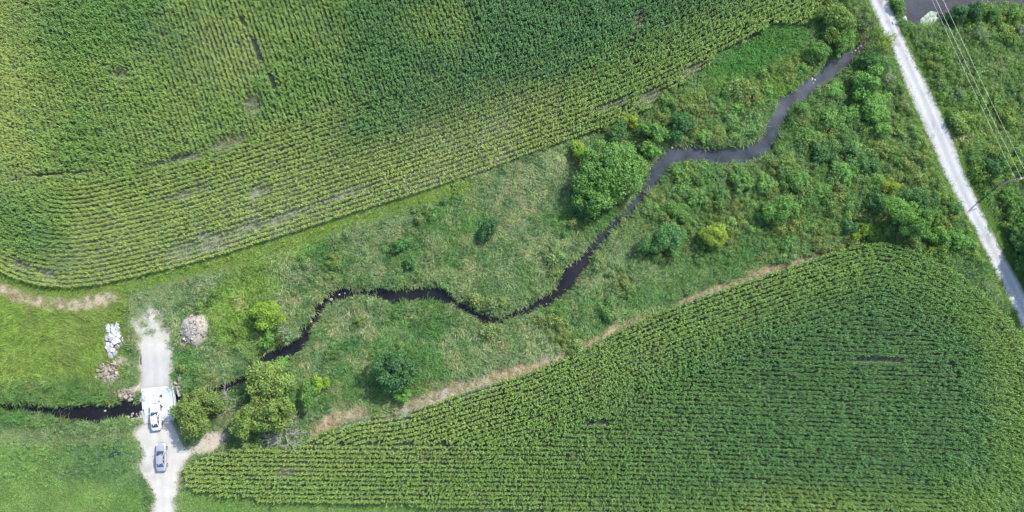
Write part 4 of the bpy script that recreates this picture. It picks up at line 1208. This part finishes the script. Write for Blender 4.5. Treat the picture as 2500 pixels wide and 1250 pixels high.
# ------------------------------------------------------------------ cars
def build_car(name, loc, rz, paint, label, L=4.65, Wd=1.80, sunroof=False, liftback=False):
    e = empty(name, loc, rz)
    hw, hl = Wd / 2, L / 2
    # body shell: rings across the car from tail to nose
    ys = np.array([-hl, -hl + 0.08, -hl + 0.35, -hl + 0.9, -0.9, 0.0, 0.85, hl - 1.0, hl - 0.5, hl - 0.2, hl - 0.05, hl])
    wf = np.array([0.78, 0.88, 0.95, 0.985, 1.0, 1.0, 1.0, 0.98, 0.94, 0.85, 0.74, 0.62])
    top = np.array([0.78, 0.90, 0.95, 0.97, 0.94, 0.92, 0.93, 0.90, 0.83, 0.75, 0.66, 0.58])
    bot = np.array([0.45, 0.32, 0.24, 0.2, 0.18, 0.18, 0.18, 0.2, 0.22, 0.26, 0.32, 0.42])
    V, Fc = [], []
    prof = [(-0.90, 0.0), (-1.0, 0.3), (-0.985, 0.68), (-0.90, 0.92), (-0.70, 1.0), (-0.35, 1.03), (0, 1.04), (0.35, 1.03), (0.70, 1.0), (0.90, 0.92), (0.985, 0.68), (1.0, 0.3), (0.90, 0.0)]
    k = len(prof)
    for y, w, t, b in zip(ys, wf, top, bot):
        for (u, v) in prof: V.append((u * hw * w, y, b + (t - b) * v))
    for i in range(len(ys) - 1):
        for j in range(k - 1): Fc.append((i * k + j, i * k + j + 1, (i + 1) * k + j + 1, (i + 1) * k + j))
        Fc.append((i * k + k - 1, i * k, (i + 1) * k, (i + 1) * k + k - 1))
    Fc.append(tuple(range(k))); Fc.append(tuple((len(ys) - 1) * k + j for j in range(k))[::-1])
    Fc = [q[::-1] for q in Fc]
    body = obj('body', mesh('body', V, Fc, paint, True), e)
    # greenhouse: base ring at belt, roof ring
    yb0, yb1 = (-hl + 0.35 if liftback else -hl + 0.62), hl - 1.35
    yr0, yr1 = (-0.98 if liftback else -0.95), 0.22
    zb, zr = 0.90, 1.43
    def ring(y0, y1, w0, w1, z, n=6, crown=0.0):
        ysr = np.linspace(y0, y1, n)
        return [( -(w0 + (w1 - w0) * i / (n - 1)), y, z) for i, y in enumerate(ysr)], [((w0 + (w1 - w0) * i / (n - 1)), y, z) for i, y in enumerate(ysr)]
    bl, br = ring(yb0, yb1, 0.70 * hw, 0.80 * hw, zb)
    rl, rr = ring(yr0, yr1, 0.60 * hw, 0.63 * hw, zr)
    V, Fc = [], []
    n = 6
    for i in range(n):
        w = rl[i][0]
        V += [bl[i], rl[i], (rl[i][0] * 0.5, rl[i][1], zr + 0.035), (0, rl[i][1] - (0.05 if i == 0 else 0) + (0.06 if i == n - 1 else 0), zr + 0.045), (rr[i][0] * 0.5, rr[i][1], zr + 0.035), rr[i], br[i]]
    for i in range(n - 1):
        for j in range(6): Fc.append((i * 7 + j, i * 7 + j + 1, (i + 1) * 7 + j + 1, (i + 1) * 7 + j))
    Fc.append(tuple(range(7))); Fc.append(tuple((n - 1) * 7 + j for j in range(7))[::-1])
    Fc = [q[::-1] for q in Fc]
    obj('roof', mesh('roof', V, Fc, paint, False), e)
    def panel(nm, q, off, mat):
        q = [Vector(p) for p in q]
        nn = (q[1] - q[0]).cross(q[3] - q[0]).normalized()
        if nn.z < 0 and abs(nn.z) > 0.05: nn = -nn
        a = [p + nn * off for p in q]; b = [p - nn * 0.02 for p in q]
        v = b + a
        f = [(4, 5, 6, 7), (0, 3, 2, 1)] + [(i, (i + 1) % 4, 4 + (i + 1) % 4, 4 + i) for i in range(4)]
        return obj(nm, mesh(nm, v, f, mat), e)
    def lerp(a, b, t): return tuple(a[i] + (b[i] - a[i]) * t for i in range(3))
    # windscreen and rear window, inset from the corners
    A, B, C, D = bl[-1], br[-1], (rr[-1][0], rr[-1][1], zr), (rl[-1][0], rl[-1][1], zr)
    def inset(A, B, C, D, u0, u1, v0, v1):
        return [lerp(lerp(A, B, u), lerp(D, C, u), v) for u, v in ((u0, v0), (u1, v0), (u1, v1), (u0, v1))]
    panel('windscreen', inset(A, B, C, D, 0.05, 0.95, 0.05, 0.93), 0.035, M['glass'])
    A, B, C, D = br[0], bl[0], (rl[0][0], rl[0][1], zr), (rr[0][0], rr[0][1], zr)
    panel('rear_window', inset(A, B, C, D, 0.07, 0.93, 0.12 if not liftback else 0.2, 0.9), 0.035, M['glass'])
    for sgn, bs, rs in ((-1, bl, rl), (1, br, rr)):
        for (u0, u1) in ((0.12, 0.47), (0.52, 0.88)):
            q = []
            for (u, v) in ((u0, 0.10), (u1, 0.10), (u1 - (0.10 if u1 > 0.8 else 0), 0.86), (u0 + (0.10 if u0 < 0.2 else 0), 0.86)):
                b_ = lerp(bs[0], bs[-1], u); r_ = lerp(rs[0], rs[-1], u); q.append(Vector(lerp(b_, r_, v)))
            nn = Vector((sgn, 0, 0.45)).normalized()
            v = [p - nn * 0.02 for p in q] + [p + nn * 0.012 for p in q]
            f = [(4, 5, 6, 7), (0, 3, 2, 1)] + [(i, (i + 1) % 4, 4 + (i + 1) % 4, 4 + i) for i in range(4)]
            obj('side_window', mesh('side_window', v, f, M['glass']), e)
        # mirror, lamps, handles
        v, f = joinvf([tube([(sgn * hw * 0.86, 0.72, 0.95), (sgn * (hw + 0.06), 0.70, 0.98)], [0.035, 0.03], 6), tube([(sgn * (hw + 0.03), 0.76, 0.99), (sgn * (hw + 0.08), 0.70, 0.995), (sgn * (hw + 0.16), 0.66, 0.99)], [0.05, 0.085, 0.05], 8)])
        obj('mirror', mesh('mirror', v, f, paint), e)
        v, f = tube([(sgn * hw * 0.50, hl - 0.13, 0.62), (sgn * hw * 0.70, hl - 0.24, 0.68), (sgn * hw * 0.86, hl - 0.48, 0.74)], [0.06, 0.10, 0.05], 8)
        obj('headlight', mesh('headlight', v, f, M['lamp']), e)
        v, f = tube([(sgn * hw * 0.58, -hl + 0.05, 0.76), (sgn * hw * 0.78, -hl + 0.09, 0.78), (sgn * hw * 0.91, -hl + 0.3, 0.80)], [0.05, 0.075, 0.05], 8)
        obj('tail_light', mesh('tail_light', v, f, M['redlamp']), e)
        for yy in (-0.55, 0.35):
            v, f = boxvf(sgn * hw * 0.985 - 0.02, sgn * hw * 0.985 + 0.02, yy - 0.1, yy + 0.1, 0.74, 0.77)
            obj('door_handle', mesh('door_handle', v, f, paint), e)
        for yy in (-hl + 0.92, hl - 0.95):
            R_ = 0.315
            ring_ = lambda r, x: [(x, yy + r * math.cos(a), R_ + r * math.sin(a)) for a in np.linspace(0, 2 * math.pi, 20, endpoint=False)]
            x0, x1 = sgn * (hw - 0.20), sgn * (hw + 0.015)
            vs = ring_(R_ - 0.03, x0) + ring_(R_, x0 + sgn * 0.03) + ring_(R_, x1 - sgn * 0.03) + ring_(R_ - 0.03, x1) + ring_(0.21, x1 - sgn * 0.005)
            fs = [(j * 20 + i, j * 20 + (i + 1) % 20, (j + 1) * 20 + (i + 1) % 20, (j + 1) * 20 + i) for j in range(4) for i in range(20)]
            wv = obj('wheel', mesh('wheel', vs, fs, M['tyre']), e)
            vs = ring_(0.20, x1 - sgn * 0.012) + ring_(0.05, x1 + sgn * 0.004)
            fs = [(i, (i + 1) % 20, 20 + (i + 1) % 20, 20 + i) for i in range(20)] + [tuple(range(20, 40))]
            obj('rim', mesh('rim', vs, fs, M['rim']), wv)
    if sunroof:
        v, f = boxvf(-0.30 * 1, 0.30, -0.25, 0.12, zr + 0.03, zr + 0.055)
        obj('sunroof', mesh('sunroof', v, f, paint), e)
    v, f = tube([(0.12, hl - 0.02, 0.52), (-0.12, hl - 0.02, 0.52)], [0.05, 0.05], 8)
    obj('grille', mesh('grille', *joinvf([boxvf(-0.42, 0.42, hl - 0.10, hl + 0.012, 0.44, 0.54)]), M['blackplastic']), e)
    # lines of bonnet and boot lid, wipers
    for (x0, y0, x1, y1, zz) in ((-0.62, hl - 1.20, -0.50, hl - 0.35, 0), (0.62, hl - 1.20, 0.50, hl - 0.35, 0)):
        t0, t1 = np.interp([y0, y1], ys, top + 0.015)
        v, f = tube([(x0, y0, t0 - 0.012), ((x0 + x1) / 2, (y0 + y1) / 2, np.interp((y0 + y1) / 2, ys, top) + 0.004), (x1, y1, t1 - 0.012)], [0.012, 0.012, 0.012], 4)
        obj('bonnet_gap', mesh('bonnet_gap', v, f, M['blackplastic']), e)
    v, f = joinvf([tube([(-0.55, hl - 1.26, 0.965), (0.02, hl - 1.30, 0.985)], [0.013, 0.01], 4), tube([(0.10, hl - 1.26, 0.965), (0.58, hl - 1.33, 0.985)], [0.013, 0.01], 4)])
    obj('wiper', mesh('wiper', v, f, M['blackplastic']), e)
    tag(e, label, 'car')
    return e
x, y = G(381, 1018, 0.5); build_car('car', (x, y, 0.075), math.radians(6), M['whitepaint'], 'white sedan parked half on the concrete bridge, nose towards the mud clods', L=4.45, liftback=True)
x, y = G(394.5, 1115, 0.5); build_car('car', (x, y, 0.045), math.radians(2.5), M['silverpaint'], 'silver grey sedan parked on the gravel track behind the white car', L=4.75)

# ------------------------------------------------------------------ stones, slabs, piles
def rock_mesh(rng, mat, sub=2, squash=0.75):
    import bmesh
    bm = bmesh.new()
    bmesh.ops.create_icosphere(bm, subdivisions=sub, radius=1.0)
    ax = [Vector(rng.normal(size=3)).normalized() for _ in range(6)]
    cut = rng.uniform(0.55, 0.85, 6)
    for v in bm.verts:
        p = v.co.copy()
        for a, c in zip(ax, cut):
            dd = p.dot(a)
            if dd > c: p -= a * (dd - c)
        v.co = Vector((p.x * rng.uniform(0.97, 1.03), p.y * rng.uniform(0.97, 1.03), p.z * squash))
    me = bpy.data.meshes.new('stone'); bm.to_mesh(me); bm.free(); me.materials.append(mat)
    return me
ROCK = [rock_mesh(R, M['stone'], 1) for _ in range(5)]
PALE = [rock_mesh(R, M['palestone'], 1) for _ in range(5)]

def stone_pile(px, py, rx, ry, n, size, label, mound=0.0, meshes=ROCK, ang=0, name='stone_pile', rnd=1.0):
    cx, cy = G(px, py)
    e = empty(name, (cx, cy, 0))
    rx, ry = rx / 14.1, ry / 14.1
    ca, sa = math.cos(ang), math.sin(ang)
    def hz(u, v, x, y):
        q = math.hypot(u, v)
        return mound * max(0, 1 - q * q) ** 0.8
    if mound:
        V, Fc = [], []
        nr, na = 9, 30
        for i in range(nr + 1):
            for j in range(na):
                a = 2 * math.pi * j / na; k = (i / nr) * (1 + 0.10 * math.sin(3 * a + px) + 0.07 * math.sin(5 * a))
                u, v = math.cos(a) * k, math.sin(a) * k
                X, Y = u * rx, v * ry
                V.append((X * ca - Y * sa, X * sa + Y * ca, mound * max(0, 1 - (i / nr) ** 2) ** 0.8 + (R.normal(0, 0.05) if 0 < i < nr else 0) - 0.03))
        for i in range(nr):
            for j in range(na):
                Fc.append((i * na + j, (i + 1) * na + j, (i + 1) * na + (j + 1) % na, i * na + (j + 1) % na))
        obj('mound', mesh('mound', V, Fc, M['palestone']), e)
    for i in range(n):
        q = math.sqrt(R.random()) * rnd; a = R.uniform(0, 6.283)
        u, v = math.cos(a) * q, math.sin(a) * q
        s = (size[0] + (size[1] - size[0]) * R.random() ** 2) * R.choice((0.6, 1.0, 1.0, 1.6))
        X, Y = u * rx, v * ry
        X, Y = X * ca - Y * sa, X * sa + Y * ca
        zt = float(terrain(np.array([[cx + X, cy + Y]]))[0]) if not mound else 0
        obj('stone', meshes[i % len(meshes)], e, (X, Y, max(zt, -0.7) + 0.06 + hz(u, v, X, Y) + s * 0.25), tuple(R.uniform(0, 6.28, 3)), (s, s * R.uniform(0.7, 1.1), s * R.uniform(0.6, 0.9)))
    tag(e, label, 'stone pile')
    return e
stone_pile(476, 803, 33, 40, 150, (0.10, 0.22), 'tall pale mound of crushed stone in the weeds right of the gravel track', 1.3, PALE, -0.4)
stone_pile(448, 833, 20, 10, 30, (0.08, 0.18), 'low pale stone spill running from the tall mound to the track', 0.0, PALE, 0.4)
stone_pile(264, 912, 38, 28, 150, (0.12, 0.32), 'scattered tan stone heap left of the track below the white slabs', 0.0, ROCK, 0.7)
stone_pile(312, 966, 34, 15, 90, (0.16, 0.36), 'grey riprap stones on the bank upper left of the bridge', 0.0, ROCK, -0.1)
stone_pile(438, 946, 13, 24, 46, (0.16, 0.36), 'grey riprap stones on the bank upper right of the bridge', 0.0, ROCK, 0.1)
stone_pile(322, 1020, 34, 10, 60, (0.15, 0.30), 'pale riprap stones on the bank lower left of the bridge', 0.0, PALE, 0.35)
stone_pile(448, 990, 16, 8, 16, (0.12, 0.24), 'few pale stones at the water edge under the bridge tree', 0.0, PALE, 0.3)
stone_pile(300, 880, 24, 16, 26, (0.07, 0.16), 'loose small pale stones between the tan heap and the track', 0.0, PALE, 0.3)
stone_pile(505, 1060, 24, 14, 30, (0.08, 0.2), 'scattered stones on the bare tan ground by the bridge tree', 0.0, PALE, 0.3)

def brook_stones(lst, label, group, size=(0.2, 0.4), meshes=PALE):
    for i, (px, py, s) in enumerate(lst):
        x, y = G(px, py, WATER_Z)
        o = obj('boulder', meshes[i % len(meshes)], None, (x, y, WATER_Z + 0.05), (0.1, 0.2, R.uniform(0, 6.28)), (s, s * 0.75, s * 0.5))
        tag(o, label, 'boulder', group)
brook_stones([(1976, 180, 0.36), (1984, 184, 0.40), (1981, 193, 0.44), (1990, 195, 0.22), (1986, 203, 0.18), (1974, 188, 0.26), (1995, 192, 0.16)], 'pale boulder in the tight cluster amid the wide upper brook', 'boulders clustered in the upper brook', meshes=PALE)
brook_stones([(2080, 128, 0.2), (2088, 124, 0.22), (2094, 118, 0.26), (2101, 113, 0.22), (2085, 133, 0.16), (2107, 117, 0.18), (2097, 126, 0.2), (2112, 108, 0.22), (2092, 111, 0.15), (2104, 106, 0.2), (2118, 102, 0.2), (2082, 137, 0.16)], 'small pale stone in the riffle close to the gravel road', 'riffle stones near the road')
for (px, py, s, lab) in ((809, 731, 0.42, 'pale flat boulder in the narrow brook at its sharp bend'), (829, 719, 0.22, 'small stone in the brook just right of the flat boulder'), (842, 716, 0.2, 'second small stone right of the flat boulder in the brook'),
                         (766, 768, 0.4, 'brownish stone on the left bank of the narrow brook run'), (760, 785, 0.3, 'lower brownish stone on the left bank of the narrow run'), (784, 738, 0.42, 'tan boulder on the grassy bank left of the flat boulder'),
                         (1334, 742, 0.2, 'small pale stone in the brook loop below the meadow'), (1641, 361, 0.3, 'pale stone at the bank where the brook bends around the loop'), (257, 1003, 0.28, 'pale stick-like stone in the brook left of the bridge')):
    brook_stones([(px, py, s)], lab, None)

# broken concrete slabs
def slab_pile():
    outline = [(262, 792), (300, 790), (302, 806), (300, 830), (296, 850), (284, 868), (266, 866), (258, 846), (258, 812)]
    cx, cy = G(279, 828)
    e = empty('slab_pile', (cx, cy, 0))
    spots = [(266, 797, 1.0), (277, 794, 0.5), (288, 794, 0.9), (268, 807, 0.8), (281, 805, 1.3), (291, 803, 0.8), (274, 818, 0.7), (285, 816, 0.8), (294, 820, 0.6), (264, 827, 0.9), (276, 829, 0.8), (287, 832, 1.4), (299, 827, 0.6),
             (266, 840, 0.8), (277, 842, 0.7), (288, 845, 1.0), (268, 850, 0.9), (279, 854, 1.0), (273, 860, 0.7), (271, 868, 0.9), (283, 824, 0.6), (291, 812, 0.6), (262, 848, 0.6), (284, 862, 0.6), (264, 801, 0.6)]
    for i, (px, py, s) in enumerate(spots):
        x, y = G(px, py); x -= cx; y -= cy
        n = random.choice((4, 5, 5, 6))
        st = random.uniform(1.0, 1.9); a0 = random.uniform(0, 6.28)
        poly = []
        for k in range(n):
            a = 2 * math.pi * (k + random.uniform(-0.25, 0.25)) / n
            r = s * 0.55 * random.uniform(0.75, 1.15)
            poly.append((r * math.cos(a) * st, r * math.sin(a)))
        v, f = prism(np.array(poly), -0.07, 0.07, 0.02)
        q = math.hypot((px - 279) / 24, (py - 828) / 42)
        o = obj('slab', mesh('slab', v, f, M['slab']), e, (x, y, 0.12 + 0.42 * max(0, 1 - q) + 0.12 * (i % 3)), (random.gauss(0, 0.22), random.gauss(0, 0.22), a0))
    tag(e, 'heap of broken white concrete slabs on the grass left of the track', 'slab pile')
slab_pile()

# dark tarp scrap and pale litter on the lower left grass
def tarp():
    x, y = G(281, 1107, 0.3)
    nx, ny = 9, 5
    V = []
    for j in range(ny):
        for i in range(nx):
            u, v = i / (nx - 1) - 0.5, j / (ny - 1) - 0.5
            V.append((u * 1.9 + v * 0.6, v * 0.9 * (1 - 0.5 * abs(u)), 0.22 + 0.12 * math.sin(u * 7 + v * 4) + 0.2 * (0.5 - abs(u))))
    F1 = [(j * nx + i, j * nx + i + 1, (j + 1) * nx + i + 1, (j + 1) * nx + i) for j in range(ny - 1) for i in range(nx - 1)]
    o = obj('tarp', mesh('tarp', V, F1, M['tarp'], True), loc=(x, y, 0.02), rot=(0, 0, 0.25))
    md = o.modifiers.new('thickness', 'SOLIDIFY'); md.thickness = 0.02
    tag(o, 'small dark green crumpled sheet lying on the lower left grass', 'sheet')
tarp()

# ------------------------------------------------------------------ culvert end, algae
def culvert():
    x, y = G(2206, 50, -0.3)
    n = 20; V, Fc = [], []
    for (l, r0) in ((-2.2, 0.62), (0.15, 0.62), (0.65, 0.74), (0.65, 0.68), (0.15, 0.54), (-2.2, 0.54)):
        for k in range(n):
            a = 2 * math.pi * k / n
            V.append((l - (0.35 * math.sin(a) if l > 0.5 else 0), r0 * math.cos(a), r0 * math.sin(a)))
    for j in range(5):
        Fc += [(j * n + k, j * n + (k + 1) % n, (j + 1) * n + (k + 1) % n, (j + 1) * n + k) for k in range(n)]
    o = obj('culvert_pipe', mesh('culvert_pipe', V, Fc, M['concrete'], True), loc=(x, y, -0.42), rot=(0, 0, math.radians(15)))
    tag(o, 'white flared culvert pipe end opening from the road bank into the pond', 'culvert')
culvert()
def algae():
    c = np.array(G(2272, 42, WATER_Z))
    pts = GA([(2248, 60), (2246, 50), (2254, 42), (2262, 34), (2270, 28), (2280, 28), (2288, 32), (2286, 40), (2294, 46), (2298, 56), (2285, 60), (2265, 64)], WATER_Z) - c
    cl = spline(np.vstack([pts, pts[:1]]), 0.15)[:-1]
    cl = cl + R.normal(0, 0.06, cl.shape)
    V, Fc = [], []; n = len(cl)
    for k, zz in ((1.0, 0.006), (0.9, 0.05), (0.6, 0.06), (0.25, 0.05)):
        for p in cl: V.append((p[0] * k + R.normal(0, 0.04), p[1] * k + R.normal(0, 0.04), zz + R.normal(0, 0.012)))
    for j in range(3): Fc += [(j * n + i, j * n + (i + 1) % n, (j + 1) * n + (i + 1) % n, (j + 1) * n + i) for i in range(n)]
    Fc.append(tuple(3 * n + i for i in range(n)))
    o = obj('algae_mat', mesh('algae_mat', V, Fc, M['algae']), loc=(c[0], c[1], WATER_Z + 0.004))
    tag(o, 'pale grey-green algae mat floating on the pond below the wires', 'algae', kind='stuff')
algae()

# ------------------------------------------------------------------ utility pole and wires
PH = 7.05
bx, by = G(2432, 453); tx, ty = G(2492, 435, PH)
def pole():
    e = empty('utility_pole', (bx, by, 0))
    lean = Vector((tx - bx, ty - by, 0))
    v, f = tube([(0, 0, -0.3), lean * 0.5 + Vector((0, 0, PH * 0.5)), lean + Vector((0, 0, PH))], [0.19, 0.16, 0.125], 12)
    obj('post', mesh('post', v, f, M['polewood']), e)
    wdir = Vector((G(2492, 435, PH)[0] - G(2290, 0, PH)[0], G(2492, 435, PH)[1] - G(2290, 0, PH)[1], 0)).normalized()
    sd = Vector((-wdir.y, wdir.x, 0))
    if sd.x < 0: sd = -sd
    tp = lean + Vector((0, 0, PH))
    a, b = tp - sd * 0.25 + Vector((0, 0, -0.25)), tp + sd * 1.35 + Vector((0, 0, -0.25))
    v, f = tube([a + wdir * 0.17, b + wdir * 0.17], [0.07, 0.07], 4)
    obj('crossarm', mesh('crossarm', v, f, M['polewood']), e)
    ends = []
    for q in (tp + Vector((0, 0, 0.0)), tp + sd * 1.2 + wdir * 0.17 + Vector((0, 0, -0.2))):
        v, f = tube([q, q + Vector((0, 0, 0.08)), q + Vector((0, 0, 0.16)), q + Vector((0, 0, 0.22))], [0.03, 0.07, 0.045, 0.06], 8)
        obj('insulator', mesh('insulator', v, f, M['porcelain']), e)
        ends.append(q + Vector((bx, by, 0.22)))
    q = lean * 0.85 + Vector((0, 0, PH * 0.85)) - sd * 0.18
    v, f = tube([q, q - sd * 0.08], [0.05, 0.05], 8)
    obj('insulator', mesh('insulator', v, f, M['porcelain']), e)
    ends.append(q + Vector((bx, by, 0)))
    tag(e, 'leaning grey wooden utility pole in the hedge, its shadow across the road', 'utility pole')
    return ends, wdir
ends, wdir = pole()
starts = [(2290, 0, 0.011, 'pale power wire running to the top of the utility pole, left of the pair'), (2307, 0, 0.011, 'pale power wire on the crossarm side, right of the pair'), (2280, 0, 0.009, 'thin faint lower wire left of the two bright power wires')]
for en, (px, py, r, lab) in zip(ends, starts):
    s = Vector((*G(px, py, en.z), en.z))
    d = s - en
    far = en + d * 1.6
    pts = []
    for i in range(25):
        t = i / 24
        p = en + (far - en) * t
        pts.append(p + Vector((0, 0, -0.9 * 4 * t * (1 - t) * 0.5)))
    v, f = tube(pts, [r] * 25, 5)
    tag(obj('power_wire', mesh('power_wire', v, f, M['wire'])), lab, 'wire')
print('objects', len(bpy.data.objects))
